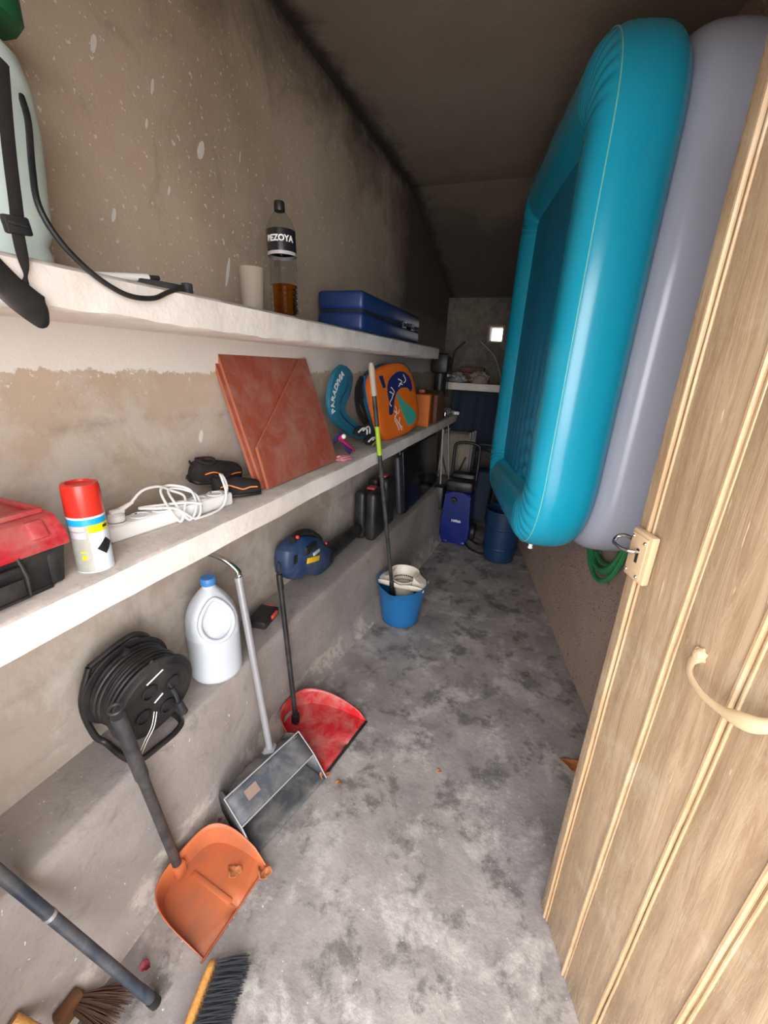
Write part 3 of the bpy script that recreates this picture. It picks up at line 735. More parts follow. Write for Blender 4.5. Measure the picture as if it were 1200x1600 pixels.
cb = [S(.072, 0, .080), S(.11, .01, .100), S(.16, .018, .098), S(.20, .028, .075), S(.215, -.005, .062), S(.19, -.038, .040), S(.165, -.050, .010), S(.15, -.030, .048), S(.165, .02, .085), S(.205, .035, .088), S(.24, .0, .072), S(.225, -.040, .035), S(.19, -.052, .008),
      S(.175, -.02, .055), S(.19, .025, .078), S(.225, .032, .074), S(.25, -.008, .058), S(.235, -.045, .025), S(.205, -.055, .008), S(.16, -.045, .047), S(.12, -.01, .052), S(.10, .02, .052), S(.14, .0, .053), S(.20, -.035, .052), S(.235, -.05, .042)]
mb = MB(); mb.tube(smooth_path(cb, 8), .0035, 8); P(PS, mb, 'cable', WHITE)
cb2 = [S(.205, -.055, .006), S(.26, -.055, .006), S(.31, -.045, .012), S(.335, -.035, .045), S(.345, -.01, .085), S(.352, .005, .095), S(.365, .004, .080), S(.37, 0, .05), S(.362, 0, .022)]
mb = MB(); mb.tube(smooth_path(cb2, 8), .0035, 8); P(PS, mb, 'cable', WHITE)

# pair of water shoes
def shoe(name, label, heel, toe, roll, tilt_, grp, open_=True):
    heel, toe = Vector(heel), Vector(toe); d_ = (toe - heel).normalized(); L = (toe - heel).length
    sdv = Vector((-d_.y, d_.x, 0)).normalized(); up_ = d_.cross(sdv) * (1 if d_.cross(sdv).z > 0 else -1)
    Rr = Matrix.Rotation(roll, 3, d_); sdv = Rr @ sdv; up_ = Rr @ up_
    o = thing(name, label, 'shoe', heel.lerp(toe, .5), grp)
    W = lambda s, a, b: heel + d_ * (s * L) + sdv * a + up_ * b
    hw = lambda s: .030 + .013 * math.sin(PI * min(1, max(0, (s - .12) / .95))) if s < .93 else .036 * max(.35, (1 - s) / .07)
    top = lambda s: (.062 if s < .30 else .062 - .030 * ((s - .30) / .70) ** .8)
    def up_pt(a, b):
        s = .02 + .96 * a; e = math.sqrt(max(0, 1 - (2 * a - 1) ** 14)); th = PI * b
        wv = hw(s) * e; h = top(s) * (.55 + .45 * e)
        dip = .012 * math.exp(-((s - .24) / .13) ** 2) * math.sin(th) ** 6
        return W(s, wv * math.cos(th), .006 + (h - dip) * math.sin(th) ** .6)
    m_ = MB(); m_.grid(up_pt, 36, 18); P(o, m_, 'upper', SHOE, angle=180)
    m_ = MB(); m_.grid(lambda a, b: W(a, (hw(min(.98, max(.02, a))) + .003) * math.sqrt(max(0, 1 - (2 * a - 1) ** 12)) * (2 * b - 1), .0), 30, 4); P(o, m_, 'sole', RUBBER, solid=.010)
    m_ = MB(); m_.tube([W(.24 + .15 * math.cos(t_), .024 * math.sin(t_), .062 + .006 * math.cos(t_) ** 2) for t_ in [2 * PI * j / 24 for j in range(24)]], .0042, 8, closed=True); P(o, m_, 'collar', WEB)
    for sd_ in (1, -1):
        q = [(.16, .045), (.30, .052), (.42, .050), (.50, .030), (.62, .024), (.80, .030)] if sd_ > 0 else [(.14, .030), (.28, .036), (.42, .028), (.55, .020), (.70, .024), (.85, .022)]
        pts = []
        for s, h in q:
            sn_ = min(1, (h - .006) / top(s)) if h > .006 else 0; th = math.asin(min(.999, max(0, sn_) ** (1 / .6)))
            pts.append(W(s, sd_ * (hw(s) * math.cos(th) + .0015), h))
        m_ = MB(); m_.tube(smooth_path(pts, 6), .0024, 8); P(o, m_, 'piping', ORTRIM)
    m_ = MB(); m_.tube(smooth_path([W(.0, -.006, .05), W(-.05, 0, .062), W(-.02, .006, .066), W(.01, .006, .056)], 6), .002, 6); P(o, m_, 'pull_loop', WEB)
    return o
shoe('water_shoe', 'black water shoe with orange piping on top of its pair, against the wall', (-1.005, .965, ZL + .062), (-.985, 1.17, ZL + .045), .25, 0, 'pair of water shoes')
shoe('water_shoe', 'black water shoe with orange piping lying flat, its toe against the tiles', (-.955, 1.00, ZL + .008), (-.862, 1.135, ZL + .006), -.1, 0, 'pair of water shoes')

# terracotta tiles leaning in a stack
te = Vector((0, 1, 0)); tv = Vector((-.185, .0, .44)).normalized(); tn = tv.cross(te); tn = tn if tn.x > 0 else -tn
tv2 = (tv + te * .085).normalized()
TL = math.hypot(.185, .44)
O0 = Vector((-.858, 1.150, ZL + .001))
def tile(name, label, poly, off, grp='terracotta tiles leaning on the lower shelf', yo=0):
    mb = MB(); O = O0 + Vector((off / abs(tn.x), 0, .0035)) + te * yo
    mb.prism(poly, .0112, O, te, tv2, bev=.0012); bmesh.ops.recalc_face_normals(mb.b, faces=mb.b.faces); mb.b.normal_update()
    f = [x for x in mb.b.faces]
    for x in f: x.material_index = 1 if abs(x.normal.dot(tn)) < .7 else 0
    o = mb.go(name, [TERRA, TERRAE], loc=O, smooth=False); tag(o, label, 'tile', grp); return o
W_ = .535
full = [(0, 0), (W_, 0), (W_, TL), (0, TL)]
tile('terracotta_tile', 'whole reddish terracotta tile furthest back in the leaning stack', full, -.024, yo=-.012)
tile('terracotta_tile', 'whole reddish terracotta tile directly behind the cut one, its left half showing', full, -.012, yo=.002)
tile('terracotta_tile', 'terracotta tile cut diagonally, frontmost of the leaning stack', [(0, 0), (W_, 0), (W_, TL), (W_ - .045, TL), (.012, .150)], .004, yo=.010)

# teal fin pad, pink and purple swim things
FX = -.93
def outline(pts, X): return [(onx(a, b, X).y, onx(a, b, X).z) for a, b in pts]
def spline2(pts, n=4, closed=True):
    q = [Vector((a, b, 0)) for a, b in pts]; N = len(q); out = []
    for i in range(N):
        p0, p1, p2, p3 = q[i - 1], q[i], q[(i + 1) % N], q[(i + 2) % N]
        for k in range(n):
            t = k / n; v = .5 * ((2 * p1) + (p2 - p0) * t + (2 * p0 - 5 * p1 + 4 * p2 - p3) * t * t + (3 * p1 - p0 - 3 * p2 + p3) * t ** 3); out.append((v.x, v.y))
    return out
YX = ((0, 1, 0), (0, 0, 1))
def slab(poly, th, X, name, m, parent, bev=.004, dx=0, sm=True):
    mb = MB(); O = Vector((X + dx, 0, 0)); mb.prism(poly, th, O, (0, 1, 0), (0, 0, 1), bev=bev); return P(parent, mb, name, m)
fo = spline2(outline([(531, 596), (541, 600), (549, 612), (546, 636), (537, 655), (537, 668), (549, 679), (566, 692), (580, 702), (577, 708), (556, 706), (540, 699), (522, 684), (513, 667), (512, 648), (517, 620), (522, 608)], FX), 3)
zmin = min(z for y, z in fo); fo = [(y, z + (ZL + .002 - zmin)) for y, z in fo]
FN = thing('swim_fin', 'curved teal rubber swim fin with white lettering, propped behind the tiles', 'swim fin', Vector((FX, 2.0, ZL)))
slab(fo, .022, FX, 'blade', TEAL, FN, bev=.006)
pth_t = [onx(a, b, FX + .012) + Vector((0, 0, ZL + .002 - zmin)) for a, b in ((522, 674), (520, 655), (524, 635), (531, 618), (538, 606))]
tp = smooth_path(pth_t, 10)
cum = [0]
for a, b in zip(tp, tp[1:]): cum.append(cum[-1] + (b - a).length)
def along(x, y, z):
    s = min(max(cum[-1] * .5 + x, 0), cum[-1] - 1e-5); i = max(j for j in range(len(tp) - 1) if cum[j] <= s); f = (s - cum[i]) / (cum[i + 1] - cum[i])
    p = tp[i].lerp(tp[i + 1], f); T_ = (tp[i + 1] - tp[i]).normalized(); N_ = Vector((0, -T_.z, T_.y)); return p + N_ * y + Vector((z + .0005, 0, 0))
tx = letters('PARADIVIA', .046, along, bold=.001)
P(FN, tx, 'lettering', LBLTXT, smooth=False)
mb = MB(); mb.tube(smooth_path([onx(a, b, FX + .012) + Vector((0, 0, ZL + .002 - zmin)) for a, b in ((544, 612), (541, 632), (532, 650), (531, 668), (545, 684), (572, 702))], 6), .0035, 6); P(FN, mb, 'rib', DKBLUE)
yy = 1.93
FP = thing('swim_goggles', 'purple and pink swim goggles strap lying at the foot of the teal fin', 'goggles', Vector((-.885, yy, ZL)))
mb = MB(); mb.tube(smooth_path([onx(523, 690, -.90), onx(532, 680, -.89), onx(540, 697, -.88), onz(548, 706, ZL + .012)], 6), .014, 10, flat=((1, 0, 0), .4, 1.2)); P(FP, mb, 'strap', PURPLE)
mb = MB(); mb.tube(smooth_path([onx(531, 684, -.875), onx(541, 693, -.868), onz(554, 704, ZL + .010)], 6), [.012 - .0005 * i for i in range(13)], 10, flat=((1, 0, 0), .5, 1)); P(FP, mb, 'buckle_arm', PINK)
mb = MB(); mb.ball(onx(537, 682, -.865), .012, 3); P(FP, mb, 'lens_button', WHITE)
q = onz(535, 715, ZL + .012); mb = MB(); mb.ball(q, .05, 3, (.8, 1.0, .25), .5, ZL + .002); cl = mb.go('cloth', PALEPINK, loc=q); tag(cl, 'crumpled pale pink cloth at the right foot of the tiles', 'cloth')
# bundle of striped swim shoes
for i, (a, b, mm, nm) in enumerate(((566, 668, WHITE, 'upper'), (572, 682, WHITE, 'lower'))):
    q = onx(a - 3, b, -.90); q.z = ZL + .035 + (.055 if i == 0 else 0)
    if i == 1: q.x = -.865
    o = thing('swim_shoe', ['black swim shoe with white stripes, topmost beside the backpack', 'black swim shoe with white stripes underneath, olive strap on it'][i], 'shoe', q, 'striped swim shoes')
    mb = MB(); mb.ball(q, .032, 3, (.9, 2.0, .8), .3, ZL + .002); P(o, mb, 'upper', SHOE)
    for k in (-1, 1):
        mb = MB(); mb.tube(smooth_path([q + Vector((.03, -.06 + .03 * k, .008)), q + Vector((.036, -.01 + .03 * k, .024)), q + Vector((.035, .03 + .02 * k, .010)), q + Vector((.03, .045 + .02 * k, -.018))], 5), .0045, 8); P(o, mb, 'stripe', WHITE)
    if i: mb = MB(); mb.tube(smooth_path([q + Vector((.035, -.05, -.02)), q + Vector((.045, .0, .0)), q + Vector((.04, .06, -.02))], 5), .008, 8, flat=((1, 0, 0), .3, 1)); P(o, mb, 'strap', M('olive_strap', '8a8a42', .7))

# backpack and bodyboard
bpn = Vector((.97, -.24, .12)).normalized()
BPt = onz(606, 688, ZL); BPt.z = ZL + .008
def onb(a, b, off=0): return hit(a, b, BPt + bpn * off, bpn)
bU = Vector((0, 0, 1)).cross(bpn).normalized(); bV = bpn.cross(bU).normalized()
def bloc(q): d_ = q - BPt; return (d_.dot(bU), d_.dot(bV))
BB = thing('bodyboard', 'orange foam bodyboard with navy and turquoise print, standing against the backpack', 'bodyboard', BPt)
ol = [bloc(onb(a, b)) for a, b in ((583, 586), (596, 575), (616, 567), (632, 570), (643, 585), (648, 606), (651, 622), (654, 642), (652, 660), (640, 674), (622, 683), (607, 688), (597, 683), (590, 662), (583, 630), (579, 602))]
ol = spline2(ol, 4)
ctr_ = (sum(a for a, b in ol) / len(ol), sum(b for a, b in ol) / len(ol))
mb = MB(); N_ = len(ol)
def puff(a, b):
    i = int(round(a * N_)) % N_; k = b
    r_ = [1.0, 1.0, .985, .93, .80, .5, .001][int(round(b * 6))]; h = [-.035, -.010, .004, .012, .016, .019, .020][int(round(b * 6))]
    u_, v_ = ctr_[0] + (ol[i][0] - ctr_[0]) * r_, ctr_[1] + (ol[i][1] - ctr_[1]) * r_
    return BPt + bU * u_ + bV * v_ + bpn * h
mb.grid(puff, N_, 6); P(BB, mb, 'board', ORANGEB, angle=60)
def decal(pts, name, m, parent=BB, off=.0195, sp=2, th=.0015):
    poly = [bloc(onb(a, b, off)) for a, b in pts]; poly = spline2(poly, sp)
    mb = MB(); mb.prism(poly, th, BPt + bpn * off, bU, bV); return P(parent, mb, name, m, smooth=False)
arc = decal([(608, 628), (605, 612), (607, 596), (614, 586), (624, 580), (634, 583), (641, 592), (644, 606), (641, 612), (637, 606), (627, 606), (620, 613), (616, 626), (614, 646), (608, 647)], 'navy_print', NAVYP)
decal([(592, 588), (598, 587), (603, 605), (599, 607)], 'small_print', NAVYP, sp=1)
decal([(619, 614), (627, 622), (637, 632), (648, 642), (650, 652), (645, 662), (637, 664), (634, 656), (627, 640)], 'turquoise_print', TEALS)
for pts in (((618, 634), (620, 645), (617, 655), (621, 664), (624, 672)), ((617, 650), (622, 660), (629, 668)), ((625, 652), (624, 662), (628, 672)), ((616, 642), (622, 646), (624, 640)), ((613, 622), (609, 630), (612, 635)), ((611, 605), (616, 612), (613, 620)), ((622, 592), (628, 596), (624, 600)), ((630, 585), (634, 594), (631, 598)), ((623, 604), (626, 600), (629, 601)), ((609, 612), (614, 616), (612, 624))):
    mb = MB(); mb.tube(smooth_path([onb(a, b, .0225) for a, b in pts], 4), .0038, 6, flat=(bpn, .25, 1)); P(BB, mb, 'white_print', WPRINT)
KB = thing('backpack', 'blue and black backpack standing behind the orange bodyboard', 'backpack', BPt - bpn * .12)
def bag(off, grow, pts, name, m, th):
    poly = spline2([bloc(onb(a, b, off)) for a, b in pts], 3)
    mb = MB(); mb.prism(poly, th, BPt + bpn * off, bU, bV, bev=min(.02, th * .3)); return P(KB, mb, name, m)
bag(-.075, 0, [(572, 600), (580, 580), (598, 569), (618, 568), (634, 575), (640, 600), (642, 640), (636, 660), (612, 676), (596, 684), (588, 668), (578, 636)], 'main_pocket', M('blue_grey_fabric', '2c5a78', .8, bump=.3, bscale=120), .075)
bag(-.125, 0, [(563, 605), (572, 584), (590, 574), (612, 572), (626, 590), (630, 650), (600, 672), (588, 672), (576, 650), (566, 625)], 'back_panel', SHOE, .05)
mb = MB(); mb.tube(smooth_path([onb(566, 590, -.12), onb(558, 610, -.13), onb(560, 640, -.12), onb(572, 662, -.115)], 8), .02, 10, flat=(bpn, .3, 1)); P(KB, mb, 'shoulder_strap', WEB)
mb = MB(); mb.tube(smooth_path([onb(570, 588, -.07), onb(573, 615, -.045), onb(580, 645, -.04), onb(588, 668, -.05)], 8), .012, 10, flat=(bpn, .4, 1)); P(KB, mb, 'blue_piping', M('blue_fabric', '1f74b4', .7))

# further along the shelf: orange bag, box, air pump, clear packet
q = Vector((-.90, 3.22, ZL)); OB = thing('orange_box', 'orange open-topped box with a brown carton flap behind the bodyboard', 'box', q)
mb = MB(); mb.box(q + Vector((0, 0, .12)), (.20, .30, .24), rz=.15, bev=.01); P(OB, mb, 'box_body', M('orange_card', 'c4641c', .7))
mb = MB(); mb.box(q + Vector((.0, .06, .252)), (.05, .07, .03), rz=.2, bev=.008); P(OB, mb, 'tab', ORANGE)
q = Vector((-.90, 3.55, ZL)); mb = MB(); mb.prism([(-.14, 0), (.14, 0), (.14, .20), (.03, .25), (-.14, .22)], .2, q, (0, 1, 0), (0, 0, 1), bev=.004); o = mb.go('carton', CARTON, loc=q, smooth=False); tag(o, 'brown carton behind the orange box on the lower shelf', 'box')
q = Vector((-.885, 3.80, ZL)); AP = thing('air_pump', 'tall black hand air pump with a white mark at the far end of the shelf', 'pump', q)
mb = MB(); mb.box(q + Vector((0, 0, .47)), (.16, .20, .17), bev=.03); P(AP, mb, 'pump_head', BLACK)
mb = MB(); mb.lathe([(.07, 0), (.07, .02), (.055, .03), (.055, .40)], q, 20); mb.box(q + Vector((.02, .06, .2)), (.05, .05, .38), bev=.01); P(AP, mb, 'pump_barrel', BLACK)
mb = MB(); mb.box(q + Vector((.081, -.01, .372)), (.006, .13, .022), bev=.002); P(AP, mb, 'white_mark', WHITE)
mb = MB(); mb.tube([q + Vector((.058, .09, .18)), q + Vector((.058, .07, .33))], .004, 6); P(AP, mb, 'chrome_rod', CHROME)
mb = MB(); mb.lathe([(.018, 0), (.018, .03), (.01, .035)], q + Vector((.075, 0, .02)), 14); P(AP, mb, 'chrome_foot', CHROME)
q = Vector((-.86, 4.08, ZL)); mb = MB(); mb.ball(q + Vector((0, -.03, .035)), .045, 3, (1, 1.3, .7), .6, ZL + .002); tag(mb.go('plastic_bag', BAG, loc=q), 'crumpled clear plastic bag at the far end of the lower shelf', 'bag')
mb = MB(); mb.box((-.80, 4.19, ZL + .018), (.05, .16, .03), rz=.5, bev=.004); tag(mb.go('paper_packet', WHITE, loc=Vector((-.80, 4.16, ZL))), 'small white packet on the far tip of the lower shelf', 'packet')

# ================================================================== ON THE LEDGE
ZG = .494
# cable reel
rc = Vector((-.925, .635, ZG + .165)); RA = Matrix.Rotation(.12, 3, 'Y') @ Matrix.Rotation(-.10, 3, 'Z')
ax = (RA @ Vector((1, 0, 0))).normalized(); ay = (RA @ Vector((0, 1, 0))).normalized(); az = (RA @ Vector((0, 0, 1))).normalized()
RX = Matrix((az.cross(ax).normalized(), az, ax)).transposed()           # local z -> reel axis
RX = Matrix((ay, az, ax)).transposed()
CR = thing('cable_reel', 'black cable reel on a tubular stand leaning on the ledge below the toolbox', 'cable reel', Vector((-.925, .635, ZG)))
mb = MB(); mb.lathe([(.04, -.062), (.125, -.062), (.127, -.058), (.125, -.054), (.06, -.054)], rc, 48, R=RX); P(CR, mb, 'drum_flange', BLACKD)
mb = MB(); mb.lathe([(.03, .047), (.120, .047), (.123, .051), (.120, .056), (.105, .058), (.10, .063), (.06, .066), (.03, .066)], rc, 48, R=RX); fc_ = P(CR, mb, 'socket_plate', BLACKD)
for k in range(4):
    th = k * PI / 2 + .5; c = rc + RX @ Vector((.052 * math.cos(th), .052 * math.sin(th), .064)); mb = MB()
    mb.lathe([(.022, 0), (.022, .007), (.019, .008), (.018, .001), (0, .001)], c, 24, R=RX, capt=False); SUB(fc_, CR, mb, 'socket', RUBBER)
mb = MB()
for (u0, v0, u1, v1) in ((-.03, .075, .018, .092), (-.012, -.004, .014, .010)):
    mb = MB(); mb.tube([rc + RX @ Vector((u0, v0, .067)), rc + RX @ Vector((u1, v1, .067))], .0022, 6); SUB(fc_, CR, mb, 'white_dash', WHITE)
mb = MB(); turns = []
for j in range(8 * 40):
    th = 2 * PI * j / 40; k = j / 40; lay = k % 8; turns.append(rc + RX @ Vector(((.108 + .003 * math.sin(k * 5)) * math.cos(th), (.108 + .003 * math.sin(k * 5)) * math.sin(th), -.046 + lay * .0118)))
mb.tube(turns, .0058, 8); mb.lathe([(.103, -.054), (.103, .047)], rc, 32, R=RX); P(CR, mb, 'wound_cable', RUBBER)
L = lambda a, b, c: rc + RX @ Vector((a * .88, b * (.84 if b > 0 else .98), c))
mb = MB(); mb.tube(smooth_path([L(-.10, .120, -.075), L(.0, .15, -.075), L(.05, .148, -.072), L(.09, .09, -.07), L(.10, -.05, -.07), L(.085, -.162, -.06)], 6), .0085, 10)
mb.tube(smooth_path([L(-.10, .12, -.075), L(-.135, .0, -.07), L(-.12, -.12, -.06), L(-.10, -.158, -.04), L(-.10, -.160, .03), L(-.085, -.158, .075), L(-.02, -.158, .082), L(.05, -.158, .08), L(.085, -.162, .05), L(.085, -.162, -.06)], 6), .0085, 10); P(CR, mb, 'stand', BLACK)
for (a, b, c_) in (((160, 1046), (185, 1050), -.98), ((190, 1018), (222, 1030), -.96)):
    mb = MB(); p0, p1 = onx(a[0], a[1], c_), onx(b[0], b[1], c_ + .02); mb.tube([p0, p0.lerp(p1, .2), p0.lerp(p1, .25), p1], [.014, .014, .010, .011], 12); P(CR, mb, 'grip', BLACK)
mb = MB(); p0, p1 = onx(205, 1025, -.95), onx(292, 1048, -.94); mb.tube([p0, p0.lerp(p1, .5), p1], .012, 10); mb.box(onx(268, 1058, -.935), (.03, .06, .055), bev=.006, R=RA); P(CR, mb, 'top_bar', BLACK)
mb = MB(); mb.box(onx(222, 1026, -.935), (.002, .03, .012), R=RA); P(CR, mb, 'white_scuff', M('scuff', 'a9a7ab', .6))
mb = MB(); mb.tube(smooth_path([onx(236, 1034, -.862), onx(255, 1056, -.857), onx(272, 1080, -.853), onx(279, 1096, -.85)], 6), .006, 8, flat=((1, 0, 0), .5, 1)); mb.tube([onx(279, 1096, -.85), onx(287, 1112, -.85)], [.010, .013], 10); P(CR, mb, 'plug', CHAR)
for dx in (0, 4):
    mb = MB(); mb.tube(smooth_path([onx(241 + dx, 1112, -.845), onx(237 + dx, 1135, -.843), onx(226 + dx, 1158, -.845), onx(216 + dx, 1182, -.848)], 6), .0012, 6); P(CR, mb, 'cable_tie', WHITE)

# bleach jug
J = Vector((-.935, .925, ZG)); JG = thing('bleach_jug', 'white plastic jug with moulded handle and blue cap on the ledge', 'jug', J)
ja = math.atan2(-J.y, -J.x) + .16; Hj = .372
def jugfn(v, a):
    rel = (a - ja + PI) % (2 * PI) - PI
    e = math.exp(-((rel / .66) ** 2) ** 2 - (((v.z - .243) / .060) ** 2) ** 2)
    r_ = math.hypot(v.x, v.y); k = 1 - .36 * e
    rel2 = (a - ja - .95 + PI) % (2 * PI) - PI
    k += .06 * math.exp(-(rel2 / .2) ** 2 - ((v.z - .25) / .06) ** 2) + .05 * math.exp(-((rel + .95) / .2) ** 2 - ((v.z - .25) / .06) ** 2)
    return Vector((v.x * k, v.y * k, v.z))
pr = [(.070, 0), (.080, .002), (.085, .010)] + [(.086, z) for z in (.02, .05, .08, .11, .14, .165)] + [(.0875, .172), (.0875, .178), (.085, .184)]
for k in range(1, 25): z = .184 + .150 * k / 24; pr.append((.024 + .061 * math.cos(PI / 2 * (k / 24) ** 1.35), z))
pr += [(.021, .338), (.021, .35)]
mb = MB(); mb.lathe(pr, J, 96, fn=jugfn); P(JG, mb, 'jug_body', MILK, angle=70)
mb = MB(); loop = []
for j in range(40):
    th = 2 * PI * j / 40; rel = .72 * math.cos(th) + .05; z = .243 + .068 * math.sin(th)
    kk = min(1, max(0, (z - .184) / .150)); r_ = .024 + .061 * math.cos(PI / 2 * kk ** 1.35) if z > .184 else .086
    loop.append(J + Vector((r_ * math.cos(ja + rel) * 1.0, r_ * math.sin(ja + rel) * 1.0, z)))
mb.tube(loop, .0075, 10, closed=True); P(JG, mb, 'handle', MILK)
mb = MB(); mb.lathe([(.0235, 0), (.0245, .002), (.0245, .022), (.022, .025), (.0, .025)], J + Vector((0, 0, .347)), 30, capt=False, fn=lambda v, a: Vector((v.x * (1 + .02 * math.sin(a * 30)), v.y * (1 + .02 * math.sin(a * 30)), v.z))); P(JG, mb, 'cap', M('blue_cap', '3f7cc0', .4))

# phone-sized battery
bt = onz(413, 972, ZG + .012); bt = Vector((-.965, 1.235, ZG)); 
BTt = thing('battery_pack', 'flat black battery pack with red marks lying on the ledge', 'battery', bt)
mb = MB(); mb.box(bt + Vector((0, 0, .019)), (.085, .13, .036), rz=.15, bev=.008); P(BTt, mb, 'battery_body', BLACK)
mb = MB(); mb.box(bt + Vector((.040, .022, .026)), (.012, .05, .016), rz=.15, bev=.003); mb.box(bt + Vector((-.01, .062, .032)), (.04, .008, .010), rz=.15, bev=.002); P(BTt, mb, 'red_mark', REDMARK)

# leaf blower
lb0 = Vector((-.975, 1.45, ZG)); LB = thing('leaf_blower', 'dark blue leaf blower with long black nozzle lying on the ledge', 'leaf blower', lb0)
LX = -.975
bo = spline2(outline([(441, 906), (455, 888), (466, 879), (488, 877), (500, 886), (512, 896), (512, 912), (500, 926), (487, 936), (470, 936), (456, 946), (441, 941)], LX), 3)
zmin = min(z for y, z in bo); dz = ZG + .001 - zmin; bo = [(y, z + dz) for y, z in bo]
mb = MB(); cyb = sum(a for a, b in bo) / len(bo); czb = sum(b for a, b in bo) / len(bo); N_ = len(bo)
def body(a, b):
    i = int(round(a * N_)) % N_; j = int(round(b * 10)); sx = -.055 + .11 * j / 10; e = math.sqrt(max(.0, 1 - (abs(sx) / .062) ** 3)); k = .55 + .45 * e
    if j in (0, 10): k = .35
    return Vector((LX + sx, cyb + (bo[i][0] - cyb) * k, czb + (bo[i][1] - czb) * k))
mb.grid(body, N_, 10)
mb.b.verts.ensure_lookup_table()
for j in (0, 10):
    mb.b.faces.new([mb.b.verts[i * 11 + j] for i in range(N_)])
P(LB, mb, 'motor_housing', NAVY, angle=60)
V3 = lambda a, b, dx=0: onx(a, b, LX + dx) + Vector((0, 0, dz))
mb = MB(); mb.tube(smooth_path([V3(457, 890, .03), V3(468, 878, .02), V3(484, 874, .02), V3(498, 882, .02), V3(500, 892, .03)], 6), .017, 12); P(LB, mb, 'handle', RUBBER)
mb = MB(); mb.box(V3(486, 898, .05), (.02, .10, .045), bev=.008); P(LB, mb, 'grip_recess', INK)
na, nb_ = V3(503, 908), Vector((-.955, 2.19, ZG + .075)); mb = MB(); mb.tube([na, na.lerp(nb_, .06), na.lerp(nb_, .12), nb_], [.052, .052, .046, .036], 20); P(LB, mb, 'nozzle', BLACK)
mb = MB(); mb.box(V3(495, 904, .062), (.008, .055, .016), bev=.001, R=Matrix.Rotation(.05, 3, 'X')); P(LB, mb, 'silver_badge', M('silver', 'b9bcc0', .3, bump=0))
mb = MB(); mb.box(V3(490, 915, .054), (.008, .12, .028), bev=.002, R=Matrix.Rotation(-.28, 3, 'X')); P(LB, mb, 'yellow_sticker', YELLOW)
for c_ in (V3(466, 885, .05), V3(509, 888, .03)):
    mb = MB(); mb.ball(c_, .009, 2); P(LB, mb, 'orange_button', REDMARK)
mb = MB(); mb.box(V3(450, 915, -.0), (.10, .04, .05), bev=.01); P(LB, mb, 'battery_dock', BLACK)

# black hard cases
for i, (y0, ln_, hh, xx, lab_) in enumerate(((2.305, .20, .315, -.925, 'black plastic tool case with a red latch, nearest of two upright on the ledge'), (2.535, .17, .34, -.935, 'second black tool case behind the first, half hidden by the mop pole'))):
    q = Vector((xx, y0, ZG)); o = thing('tool_case', lab_, 'case', q, 'black tool cases on the ledge')
    mb = MB(); mb.box(q + Vector((-.03, 0, hh / 2)), (.075, ln_, hh), bev=.025, seg=3); P(o, mb, 'case_shell', BLACK)
    mb = MB(); mb.box(q + Vector((.045, 0, hh / 2)), (.07, ln_, hh), bev=.025, seg=3); P(o, mb, 'case_lid', BLACK)
    mb = MB(); mb.box(q + Vector((.01, .02, hh + .004)), (.05, .07, .014), bev=.004); P(o, mb, 'red_latch', RED)
# flat television
tvb = Vector((-.835, 3.16, ZG)); TVt = thing('television', 'large black flat television propped under the lower shelf on the ledge', 'television', tvb)
tR = Matrix.Rotation(-.10, 3, 'Y')
mb = MB(); mb.box(tvb + Vector((-.035, .10, .245)), (.035, 1.02, .48), bev=.016, R=tR); P(TVt, mb, 'back_shell', BLACK)
mb = MB(); mb.box(tvb + Vector((-.012, .10, .248)), (.012, 1.0, .46), bev=.004, R=tR); P(TVt, mb, 'screen', M('dark_screen', '15161c', .25, bump=0))
mb = MB(); mb.box(tvb + Vector((-.02, -.46, .25)), (.04, .10, .42), bev=.018, R=tR); P(TVt, mb, 'side_foot', M('dark_grey_plastic', '34383f', .5))

# ================================================================== ON THE FLOOR
# mop bucket
bk0 = Vector((-.635, 2.18, .002)); MBk = thing('mop_bucket', 'blue plastic mop bucket with a cream wringer on the cement floor', 'bucket', bk0)
Hb = .275
def rimfn(v, a):
    t_ = max(0, (v.z - .2) / .075); lip = math.exp(-((a - 4.60) / .17) ** 2) + 0
    k = 1 + .10 * lip * t_
    return Vector((v.x * k, v.y * k * .98, v.z - .018 * t_ * max(0, math.cos(2 * (a - 1.45))) * 0 - .022 * t_ * (1 - abs(math.cos(a))) + .006 * lip * t_))
mb = MB(); mb.lathe([(.0, .004), (.106, .004), (.114, .010), (.120, .05), (.132, .13), (.143, .2), (.153, .268), (.159, .277), (.159, .284), (.154, .284), (.149, .268), (.139, .2), (.128, .12), (.115, .04), (.108, .014), (.0, .013)], bk0, 60, fn=rimfn, capb=False, capt=False)
P(MBk, mb, 'pail', BLUE, angle=60)
wz = bk0 + Vector((0, .045, .0))
mb = MB()
mb.lathe([(.05, .13), (.060, .135), (.074, .22), (.090, .325), (.094, .330), (.092, .318), (.070, .22), (.055, .14)], wz, 40, capb=False, capt=False, fn=lambda v, a: Vector((v.x, v.y * .85, v.z - .045 * max(0, -math.sin(a)) * (v.z > .25))))
def wing(sgn):
    def f(a, b):
        x = sgn * (.070 + .085 * a); z = .275 + .045 * (1 - a) ** 2.2; w_ = .095 * (1 - a) ** .5 * .75 + .035
        return wz + Vector((x, -w_ + 1.7 * w_ * b, z - .05 * (1 - a) * (b < .2)))
    return f
for sgn in (1, -1): mb.grid(wing(sgn), 10, 6)
mb.grid(lambda a, b: wz + Vector((-.152 + .304 * a, -.085 - .012 * math.sin(PI * a), .255 + (.022 + .028 * abs(2 * a - 1) ** 1 * (1 - abs(2 * a - 1)) * 2) * b)), 20, 3)
P(MBk, mb, 'wringer', CREAM, solid=.003)
